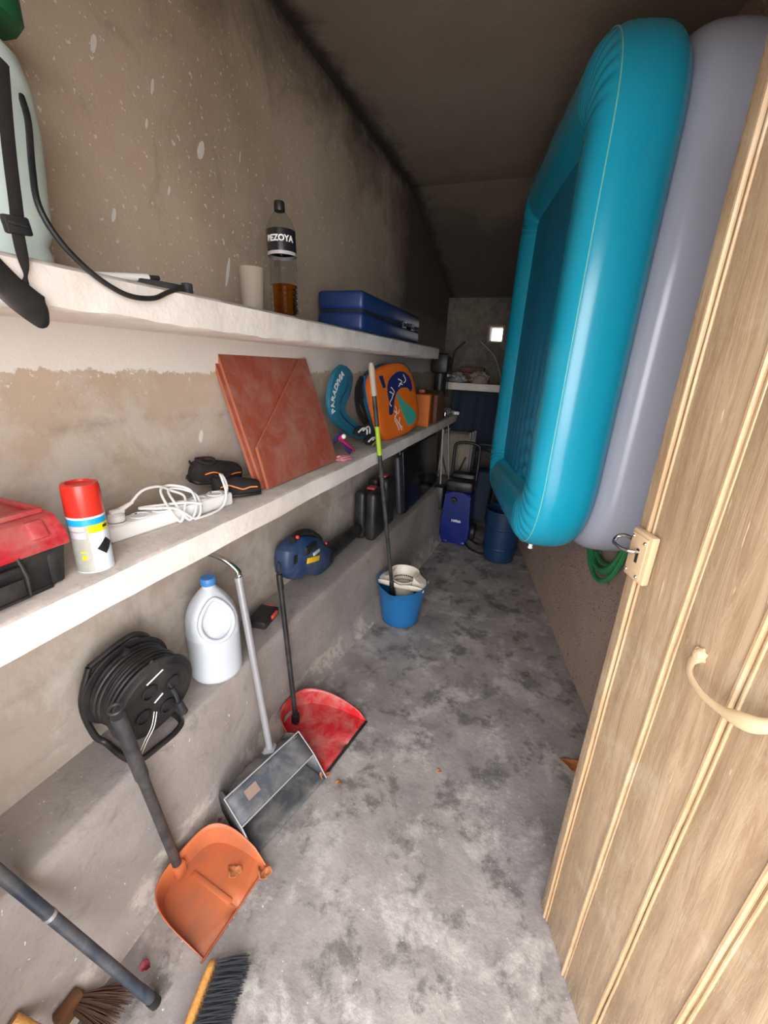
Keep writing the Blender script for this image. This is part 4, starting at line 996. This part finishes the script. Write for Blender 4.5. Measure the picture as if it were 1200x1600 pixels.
for k in range(14):
    for zz in (.155, .235, .262):
        a = PI * (.12 + .76 * k / 13) if zz > .16 else PI * (1.15 + .7 * k / 13)
        if zz == .155 and k % 2: continue
        r_ = .058 + (zz - .135) * .165 - .001; q = wz + Vector((r_ * math.cos(a), r_ * .85 * math.sin(a), zz))
        if zz == .155: q = wz + Vector(((r_ + .006) * math.cos(a), (r_ + .006) * .85 * math.sin(a), zz))
        mb = MB(); mb.box(q, (.009, .004, .010), rz=a + PI / 2, bev=.001); P(MBk, mb, 'drain_hole', INK)
# mop
mp0, mp1 = Vector((-.668, 2.165, .05)), Vector((-.782, 1.905, 1.555)); md_ = (mp1 - mp0)
MP = thing('mop', 'mop with long dark steel pole standing in the blue bucket', 'mop', mp0)
mb = MB(); mb.tube([mp0 + md_ * .06, mp0 + md_ * .22, mp0 + md_ * .93], .0115, 14); P(MP, mb, 'pole', CHAR)
mb = MB(); mb.tube([mp0 + md_ * .90, mp0 + md_ * .985, mp0 + md_], [.0145, .015, .009], 14); g_ = P(MP, mb, 'grip', M('beige_grip', 'b5a695', .6)); g_['label'] = 'pale end grip'
mb = MB(); mb.tube([mp0 + md_ * .70, mp0 + md_ * .80], .0124, 14); P(MP, mb, 'lime_label', LIME)
mb = MB(); mb.tube([mp0 + md_ * .02, mp0 + md_ * .05, mp0 + md_ * .16], [.02, .022, .014], 14); P(MP, mb, 'socket', RUBBER)
mb = MB()
for k in range(26):
    a = 2.4 * k; r_ = .01 + .05 * (k / 26) ** .5; q = mp0 + Vector((0, 0, .02)); e = Vector((bk0.x, bk0.y, .03)) + Vector((math.cos(a) * r_, math.sin(a) * r_, 0))
    mb.tube(smooth_path([q, q.lerp(e, .5) + Vector((0, 0, .006)), e], 3), .004, 5)
o = P(MP, mb, 'mop_head', M('mop_cotton', '9d9a94', .95)); o['kind'] = 'stuff'

# dustpans
def frame(o, f):
    f = Vector(f); f.z = 0; f.normalize(); s = Vector((-f.y, f.x, 0)); return lambda a, b, c: Vector(o) + f * a + s * b + Vector((0, 0, c))
def scoop(T, W, L_, half_f, half_b, h, mat_, name='pan', thick=.0028, ribs=0, round_=.6, n=60):
    """open tray: front lip at a=0, rounded back at a=-L_; the walls rise towards the back"""
    ol = []
    for i in range(n + 1):
        t = -1 + 2 * i / n; th = t * PI / 2
        e = abs(t)
        a = -L_ * (math.cos(th) ** round_ if abs(t) < 1 else 0); hw = half_f + (half_b - half_f) * (-a / L_)
        b = math.copysign(min(1, abs(math.sin(th)) ** (round_)), t) * hw
        ol.append((a, b))
    mb = MB()
    rr = [0, .35, .7, .95, 1.0, 1.02, 1.05, 1.09, 1.12]
    def f(a_, b_):
        i = int(round(a_ * n)); k = int(round(b_ * 8)); a, b = ol[i]; hh = h * min(1, (-a / L_) ** .55 + .04)
        if k <= 4:
            q = rr[k]; ca = a * q if q < 1 else a; cb = b * (1 if False else q)
            zz = .004 + .004 * (-a / L_)
            if ribs and k <= 3: zz += .004 * (abs(cb) < .012)
            # the floor of the tray is fanned from the middle of the lip
            return W(ca, cb, zz)
        q = (k - 4) / 4; return W(a - .03 * hh * q * (-a / L_) * 2, b * (1 + .22 * hh * q / max(half_f, .01)), .006 + hh * q)
    mb.grid(f, n, 8)
    return P(T, mb, name, mat_, solid=thick, angle=50)
# red dustpan
Wr = frame((-.545, 1.20, .004), (.98, -.16, 0))
RD = thing('dustpan', 'red dustpan with long black handle on the floor beside the ledge', 'dustpan', Wr(-.15, 0, 0), 'long-handled dustpans')
pan = scoop(RD, Wr, .315, .150, .135, .085, RED, round_=.72)
mb = MB(); mb.tube([Wr(.006, -.148, .006), Wr(.006, .148, .006)], .0055, 8, flat=((0, 0, 1), .7, 1.2)); P(RD, mb, 'rubber_lip', RUBBER)
hb = Wr(-.255, -.035, .050); ht = onx(434, 878, -.868); dvv = ht - hb
mb = MB(); mb.tube([hb, hb + dvv * .04, hb + dvv * .05, hb + dvv * .84], [.010, .012, .0105, .0105], 14); P(RD, mb, 'handle', BLACK)
mb = MB(); mb.tube([hb + dvv * .84, hb + dvv * .86, hb + dvv * .93], [.0125, .0135, .012], 12); u1 = dvv.normalized(); v1 = u1.cross(Vector((.8, -.6, 0))).normalized(); c_ = hb + dvv * .965
mb.tube([c_ + u1 * .026 * math.cos(t) + v1 * .0105 * math.sin(t) for t in [2 * PI * j / 20 for j in range(20)]], .0035, 8, closed=True); P(RD, mb, 'hanging_loop', BLACK)
mb = MB(); mb.box(hb + Vector((0, 0, -.012)), (.03, .03, .05), bev=.006); P(RD, mb, 'socket', RUBBER)
# grey lobby pan
G0, G1 = Vector((-.640, .705, .004)), Vector((-.556, 1.035, .004)); gw = (G1 - G0).length; gs = (G1 - G0).normalized(); gf = Vector((gs.y, -gs.x, 0))
Wg = lambda a, b, c: (G0 + G1) / 2 + gf * a + gs * b + Vector((0, 0, c))        # a<0 is backwards
GP = thing('dustpan', 'grey box-shaped lobby dustpan with bent metal handle on the floor', 'dustpan', Wg(-.1, 0, 0), 'long-handled dustpans')
hw = gw / 2
prof = [(0, .003), (-.13, .003), (-.215, .008), (-.238, .030), (-.235, .075), (-.205, .118), (-.150, .142)]
mb = MB()
def back(a, b):
    k = a * (len(prof) - 1); i = min(int(k), len(prof) - 2); f = k - i; pa = prof[i][0] * (1 - f) + prof[i + 1][0] * f; pz = prof[i][1] * (1 - f) + prof[i + 1][1] * f
    cur = 1 - .30 * max(0, (-pa - .12) / .12) * 1.0 * abs(2 * b - 1) ** 3
    s_ = -hw + 2 * hw * b; nar = 1 - .16 * max(0, (-pa - .10) / .14)
    return Wg(pa * (cur if pa < -.12 else 1), s_ * nar, pz)
mb.grid(back, 36, 24); P(GP, mb, 'hood', GREY, solid=.003, angle=60)
mb = MB(); mb.grid(lambda a, b: Wg(-.150 + .085 * a, (-hw + 2 * hw * b) * (.97 + .03 * a), .142 - .062 * a), 6, 8); P(GP, mb, 'inner_ramp', GREYD, solid=.003)
for sg in (1, -1):
    mb = MB(); pts = [(0, .003), (-.065, .080), (-.150, .142), (-.205, .118), (-.228, .06), (-.21, .008), (-.13, .003)]
    nar = lambda a: 1 - .16 * max(0, (-a - .10) / .14)
    vs = [mb.b.verts.new(Wg(a, sg * hw * nar(a), z)) for a, z in pts]; mb.b.faces.new(vs); P(GP, mb, 'side_wall', GREYD, solid=.003)
for (A_, B_) in ((-.150, .144), (-.065, .082)):
    mb = MB(); mb.tube([Wg(A_, -hw, B_), Wg(A_, hw, B_)], .0028, 6); P(GP, mb, 'edge_rim', M('pale_grey_rim', '9b9c9e', .5))
for sg in (1, -1):
    mb = MB(); mb.tube([Wg(.0, sg * hw, .004), Wg(-.065, sg * hw, .082), Wg(-.150, sg * hw, .144)], .0024, 6); P(GP, mb, 'edge_rim', bpy.data.materials['pale_grey_rim'])
mb = MB(); mb.box(Wg(-.115, -.085, .119), (.035, .05, .002), R=(Matrix.Rotation(math.atan2(gs.y, gs.x) - PI / 2, 3, 'Z') @ Matrix.Rotation(.63, 3, 'Y'))); P(GP, mb, 'worn_sticker', M('worn_sticker', '8c766c', .7))
hb = Wg(-.185, .055, .125); hbend = Vector((-.852, .975, .862)); hv = hbend - hb
mb = MB(); mb.tube([hb, hb + hv * .25, hb + hv * .985], .0130, 16); mb.tube([hb + hv * .98, hb + hv * 1.0], .0145, 14); P(GP, mb, 'pole', ALU)
mb = MB(); sp = smooth_path([hb + hv * 1.0, hb + hv * 1.03, hbend + Vector((-.035, -.015, .06)), hbend + Vector((-.085, -.03, .078)), hbend + Vector((-.125, -.045, .082))], 6); mb.tube(sp, [.012 - .0002 * i for i in range(len(sp))], 12, flat=((0, 0, 1), .8, 1.0)); P(GP, mb, 'bent_grip', CHROME)
mb = MB(); mb.box(hb + Vector((0, 0, -.0)), (.045, .045, .035), bev=.008, rz=.3); mb.tube([Wg(-.195, .03, .122), Wg(-.195, .085, .122)], .010, 10); P(GP, mb, 'pole_socket', ALU)
# orange dustpan
Wo = frame((-.604, .570, .004), (.99, -.10, 0))
OD = thing('dustpan', 'orange dustpan with thick dark handle on the floor below the cable reel', 'dustpan', Wo(-.12, 0, 0), 'long-handled dustpans')
scoop(OD, Wo, .222, .124, .122, .080, ORANGE, round_=.52)
mb = MB(); mb.box(Wo(-.105, .0, .011), (.16, .016, .008), bev=.003, rz=-.1); P(OD, mb, 'floor_rib', ORANGE)
mb = MB(); mb.tube([Wo(.003, -.134, .008), Wo(.003, .134, .008)], .003, 6); P(OD, mb, 'front_lip', M('dark_orange', 'a4573a', .7))
hb = Wo(-.222, -.022, .060); ht = onx(180, 1108, -.800); dvv = ht - hb
mb = MB(); mb.tube([hb, hb + dvv * .06, hb + dvv * .62, hb + dvv * .64, hb + dvv * .97], [.0135, .0135, .0135, .0165, .0165], 16); P(OD, mb, 'handle', CHAR)
mb = MB(); c_ = hb + dvv; u1 = dvv.normalized(); v1 = u1.cross(Vector((1, 0, 0))).normalized(); w1 = u1.cross(v1)
mb.tube([c_ + v1 * .014 * math.cos(t) + w1 * .014 * math.sin(t) for t in [2 * PI * j / 20 for j in range(20)]], .0035, 8, closed=True); P(OD, mb, 'end_ring', CHAR)
mb = MB(); mb.box(hb + Vector((.004, 0, -.02)), (.03, .035, .05), bev=.006); P(OD, mb, 'socket', ORANGE)

# dark pole in the corner
p0, p1 = Vector((-.668, .338, .016)), Vector((-.845, .228, .60)); PL = thing('broom_pole', 'thick dark blue pole leaning across the near left corner', 'pole', p0)
mb = MB(); mb.tube([p0, p0.lerp(p1, .1), p0.lerp(p1, .12), p1], [.012, .0125, .0115, .0115], 16); P(PL, mb, 'pole', STEELBLUE)
mb = MB(); mb.tube([p0.lerp(p1, .70), p0.lerp(p1, .715)], .0128, 14); P(PL, mb, 'collar', ALU)
mb = MB(); mb.tube([p0 + (p0 - p1) * .012, p0.lerp(p1, .03)], .0135, 14); P(PL, mb, 'foot_cap', RUBBER)

# wooden broom with dark bristles lying on its side
w0 = onz(338, 1490, .045); BRm = thing('broom', 'wooden hand broom with dark bristles lying at the bottom of the photo', 'broom', Vector((-.57, .33, .002)))
e0, e1 = Vector((-.578, .452, .034)), Vector((-.520, .205, .034)); ed = (e1 - e0).normalized(); en = Vector((-ed.y, ed.x, 0)); en = en if en.x > 0 else -en
mb = MB(); N_ = 20
def blk(a, b):
    s = a; th = 2 * PI * b; k = (1 - (2 * s - 1) ** 10) ** .5 if abs(2 * s - 1) < 1 else 0.02
    return e0.lerp(e1, s) + en * (.013 * math.cos(th) * k) + Vector((0, 0, .030 * math.sin(th) * k))
mb.grid(blk, 26, 16); P(BRm, mb, 'wooden_block', PINE, angle=60)
mb = MB(); rr = random.Random(5)
for i in range(22):
    for j in range(4):
        for k in range(7):
            a = .02 + .96 * (i + .5) / 22; z = -.020 + .0135 * j; b = e0.lerp(e1, a) + en * .012 + Vector((0, 0, z))
            tip = b + en * (.078 + rr.uniform(-.006, .005)) + Vector((0, 0, rr.uniform(-.007, .007) + z * .25)) - ed * (.018 + rr.uniform(-.007, .007)); tip.z = max(tip.z, .004)
            m_ = b.lerp(tip, .5) + Vector((0, 0, .002)); mb.tube([b, m_, tip], [.0012, .0011, .0007], 3, caps=False)
o = P(BRm, mb, 'bristles', BRISTLE, recalc=False); o['kind'] = 'stuff'
# worn straw brush and wooden batten in the corner
q = Vector((-.80, .262, .002)); SB = thing('straw_brush', 'brown straw brush head on the floor in the near left corner', 'brush', q)
mb = MB(); rr = random.Random(9)
for i in range(160):
    a = rr.uniform(-1, 1); b = Vector((-.845, .262 + a * .012, .03 + rr.uniform(-.012, .012))); tip = Vector((-.735 + rr.uniform(-.035, .015), .292 + a * .045, .005 + rr.uniform(0, .022)))
    mb.tube([b, b.lerp(tip, .5) + Vector((0, 0, .008)), tip], [.0016, .0014, .0008], 4, caps=False)
o = P(SB, mb, 'bristles', STRAW, recalc=False); o['kind'] = 'stuff'
mb = MB(); mb.box(Vector((-.842, .250, .032)), (.03, .06, .05), bev=.008); P(SB, mb, 'brush_block', M('dark_wood', '6a4428', .7))
b0_, b1_ = Vector((-.70, .218, .012)), Vector((-.852, .170, .185)); mb = MB(); mb.tube([b0_, b0_.lerp(b1_, .5), b1_], .013, 14); tag(mb.go('wooden_batten', PINE, loc=b0_), 'orange-brown wooden stick propped in the bottom left corner', 'stick')

# dry leaves and petals
def leaf(x, y, r_, label, m_=LEAF, nm='dry_leaf', seed=0, curl=.5, z0=.004, grp='dry leaves on the cement floor'):
    mb = MB(); rr = random.Random(seed); c = Vector((x, y, z0))
    def f(a, b):
        th = 2 * PI * a; k = r_ * (1 + .25 * math.sin(3 * th + seed) + .12 * math.sin(7 * th)) * b
        return c + Vector((k * math.cos(th), k * .75 * math.sin(th), .001 + curl * r_ * b * b * (.6 + .5 * math.sin(2 * th + seed))))
    mb.grid(f, 20, 4); o = mb.go(nm, m_, loc=c, solid=.0012, angle=180); tag(o, label, 'leaf' if nm == 'dry_leaf' else 'petal', grp); return o
def fl_(px, py): q = onz(px, py, .004); return q.x, q.y
for i, (px, py, r_, lb_, cu) in enumerate(((413, 1366, .022, 'curled brown dry leaf in front of the orange dustpan', 1.1), (507, 1212, .020, 'crumpled brown leaf between the red and grey dustpans', .9), (529, 1223, .010, 'small reddish leaf just right of the grey dustpan corner', .6),
        (686, 1205, .009, 'tiny orange leaf alone in the middle of the floor', .5), (806, 1000, .015, 'small olive leaf on the floor below the paddling pool', .2), (822, 1055, .019, 'larger olive leaf on the floor by the right wall', .2), (893, 1195, .040, 'brown leaf scrap half hidden by the plank door edge', .2))):
    x, y = fl_(px, py); leaf(x, y, r_, lb_, M('olive_leaf', '6b5c3c', .85) if 'olive' in lb_ else LEAF, seed=i, curl=cu)
for i, (px, py, r_, lb_) in enumerate(((338, 1284, .017, 'wilted dark red petal between ledge and grey dustpan'), (228, 1512, .014, 'wilted dark red petal beside the leaning dark pole'))):
    x, y = fl_(px, py); leaf(x, y, r_, lb_, PETAL, 'petal', 20 + i, 1.0, grp='wilted petals')
q = onz(366, 1362, .016); leaf(q.x, q.y, .022, 'curled brown leaf lying inside the orange dustpan', LEAF, seed=31, curl=.5, z0=.014)

# ================================================================== THE DIM FAR END
q = Vector((-.565, 3.62, .002)); WA = thing('pressure_washer', 'blue and black pressure washer standing at the dim far end', 'pressure washer', q)
mb = MB(); mb.prism(spline2([(-.12, .03), (.12, .03), (.125, .25), (.115, .44), (.10, .50), (-.10, .50), (-.115, .44), (-.125, .25)], 3), .20, q, (1, 0, 0), (0, 0, 1), bev=.02); P(WA, mb, 'front_shell', WASHBLUE)
mb = MB(); mb.box(q + Vector((0, .14, .33)), (.22, .14, .62), bev=.03); mb.box(q + Vector((0, .02, .55)), (.24, .20, .10), bev=.03); P(WA, mb, 'black_frame', BLACK)
mb = MB(); mb.tube(smooth_path([q + Vector((-.11, .14, .5)), q + Vector((-.115, .15, .8)), q + Vector((-.09, .15, .9)), q + Vector((.09, .15, .9)), q + Vector((.115, .15, .8)), q + Vector((.11, .14, .5))], 6), .014, 10); P(WA, mb, 'push_handle', BLACK)
mb = MB(); mb.tube([q + Vector((-.03, -.105, .43)), q + Vector((-.03, -.125, .43))], [.030, .026], 16); mb.box(q + Vector((-.03, -.128, .43)), (.012, .01, .05), bev=.002); P(WA, mb, 'dial', BLACK)
mb = MB(); mb.tube([q + Vector((-.025, -.136, .432)), q + Vector((-.025, -.138, .436))], .008, 8); P(WA, mb, 'dial_mark', CHROME)
mb = letters('Nilfisk', .034, lambda x, y, z: q + Vector((.01 + x, -.1035 - z, .235 + y)), bold=.001); P(WA, mb, 'lettering', LBLTXT, smooth=False)
for sx in (-.145, .145):
    mb = MB(); mb.tube([q + Vector((sx - .02, .10, .085)), q + Vector((sx + .02, .10, .085))], .083, 24); P(WA, mb, 'wheel', RUBBER)
for sx in (-.08, .08): mb = MB(); mb.box(q + Vector((sx, -.06, .018)), (.06, .08, .036), bev=.01); P(WA, mb, 'foot', WASHBLUE)
mb = MB(); mb.box(q + Vector((-.20, .04, .40)), (.10, .14, .22), bev=.02); P(WA, mb, 'accessory_holder', BLACK)
mb = MB(); mb.tube([q + Vector((-.20, .08, .42)), q + Vector((-.24, .12, 1.02))], .008, 8); P(WA, mb, 'spray_lance', ALU)

q = Vector((-.14, 3.40, .002)); BRl = thing('barrel', 'dark blue open plastic tub behind and below the paddling pool', 'barrel', q)
mb = MB(); mb.lathe([(0, .004), (.115, .004), (.125, .012), (.135, .1), (.142, .3), (.146, .44), (.153, .445), (.153, .46), (.145, .46), (.138, .44), (.128, .1), (.118, .016), (0, .014)], q, 40, capb=False, capt=False); P(BRl, mb, 'tub', DKBLUE)
for z in (.12, .3): mb = MB(); mb.lathe([(.137 + z * .02, z), (.143 + z * .02, z + .01), (.138 + z * .02, z + .02)], q, 40, capb=False, capt=False); P(BRl, mb, 'hoop', DKBLUE)
q = Vector((-.36, 3.62, .002)); Hs = thing('black_hose', 'loose black hose looping over the floor behind the washer', 'hose', q)
mb = MB(); pts = [onz(728, 838, .012), onz(745, 850, .012), onz(765, 856, .012), onz(778, 866, .012), onz(800, 866, .012), onz(790, 872, .012), onz(760, 868, .012), onz(735, 858, .012), onz(726, 848, .012)]
mb.tube(smooth_path(pts, 8), .009, 8); P(Hs, mb, 'loop', RUBBER)
q = Vector((-.425, 3.98, .002)); TR = thing('garden_cart', 'dark folded garden cart standing beside the pressure washer', 'cart', q)
mb = MB(); mb.box(q + Vector((0, 0, .38)), (.22, .20, .52), bev=.04, taper=.85); P(TR, mb, 'dark_bag', DKCLOTH)
mb = MB(); mb.tube(smooth_path([q + Vector((-.12, .08, .02)), q + Vector((-.12, .1, .75)), q + Vector((-.09, .1, .85)), q + Vector((.09, .1, .85)), q + Vector((.12, .1, .75)), q + Vector((.12, .08, .02))], 6), .012, 8); P(TR, mb, 'frame', CHAR)
for sx in (-.13, .13): mb = MB(); mb.tube([q + Vector((sx - .015, .04, .075)), q + Vector((sx + .015, .04, .075))], .073, 20); P(TR, mb, 'wheel', RUBBER)
mb = MB(); mb.lathe([(.078, 0), (.083, .01), (.09, .30), (.092, .31)], Vector((-.178, 4.03, .002)), 24); o = mb.go('garden_pail', GREEN, loc=Vector((-.178, 4.03, .002))); tag(o, 'dark green pail in the corner behind the blue tub', 'pail')
# stack of folded canvas chairs
for i in range(3):
    q = Vector((-.735 + .012 * i, 4.02 + .075 * i, .002)); o = thing('folding_chair', ['foremost', 'middle', 'rearmost'][i] + ' of three folded beige canvas chairs leaning at the far end', 'chair', q, 'folded canvas chairs at the far end')
    lean = .07
    Wc = lambda a, z, d=0: q + Vector((a, z * lean + d, z))
    for a in (-.15, .15):
        mb = MB(); mb.tube([Wc(a, .01), Wc(a * .9, .96)], .012, 8); P(o, mb, 'leg', ALU)
    for a, b in ((-.15, .15), (.15, -.15)):
        mb = MB(); mb.tube([Wc(a * .8, .02, -.02), Wc(b * .8, .72, -.02)], .009, 8); P(o, mb, 'cross_leg', CHAR)
    mb = MB(); mb.grid(lambda u, v: Wc(-.14 + .28 * u, .52 + .42 * v, -.016 + .010 * math.sin(u * 9 + i) * (v) + .012 * math.sin(v * 7)), 14, 10); P(o, mb, 'canvas_back', BEIGE, solid=.003, angle=180)
    mb = MB(); mb.grid(lambda u, v: Wc(-.12 + .24 * u, .22 + .24 * v, -.030 + .012 * math.sin(u * 7 + i * 2)), 14, 8); P(o, mb, 'canvas_seat', BEIGE, solid=.003, angle=180)
# dark cloth hanging from the back shelf
q = Vector((-.52, 4.285, 1.34)); mb = MB()
mb.grid(lambda u, v: Vector((-.86 + .74 * u, 4.285 + .018 * math.sin(u * 26 + v * 1.5) - .01 * v, 1.341 - .60 * v - .02 * math.sin(u * 9) * v)), 90, 14)
tag(mb.go('dark_curtain', DKCLOTH, loc=q, solid=.003, angle=180), 'dark navy cloth hanging below the short back shelf', 'curtain')
# clutter on the back shelf
ZB = 1.4135
for i, (x, y, r_, lb_) in enumerate(((-.83, 4.39, .075, 'grey crumpled sack at the left end of the back shelf'), (-.62, 4.38, .085, 'pale crumpled sack in the middle of the back shelf'), (-.32, 4.38, .075, 'dark crumpled sack at the right of the back shelf'))):
    mb = MB(); mb.ball((x, y, ZB + r_ * .5), r_, 4, (1.0, .8, .75), .55, ZB + .001); q = Vector((x, y, ZB)); tag(mb.go('sack', [BAG, BEIGE, DKCLOTH][i], loc=q), lb_, 'sack', 'sacks on the back shelf')
for i, (pts, lb_) in enumerate(((((703, 597), (706, 570), (712, 548), (727, 534)), 'thin bent tube rising at the left of the back shelf'), (((786, 596), (774, 560), (762, 545), (750, 533)), 'pale bent tube slanting below the little window'))):
    pp = [ony(a, b, 4.47 - .04 * k) for k, (a, b) in enumerate(pts)]; pp[0].z = ZB + .01
    mb = MB(); mb.tube(smooth_path(pp, 6), .008, 8); q = pp[0]; tag(mb.go('bent_tube', [CHAR, ALU][i], loc=q), lb_, 'tube', 'tubes on the back shelf')
mb = MB(); q = Vector((-.72, 4.53, ZB)); mb.box(q + Vector((0, 0, .125)), (.24, .10, .05), bev=.008); mb.box(q + Vector((0, 0, .05)), (.28, .11, .098), bev=.01); tag(mb.go('carton', CARTON, loc=q), 'brown carton behind the sacks on the back shelf', 'box')
# rod leaning by the television
mb = MB(); a_, b_ = Vector((-.735, 3.92, .496)), Vector((-.80, 3.95, 1.03)); mb.tube([a_, b_], .006, 8); tag(mb.go('metal_rod', ALU, loc=a_), 'thin bright metal rod leaning beside the television', 'rod')
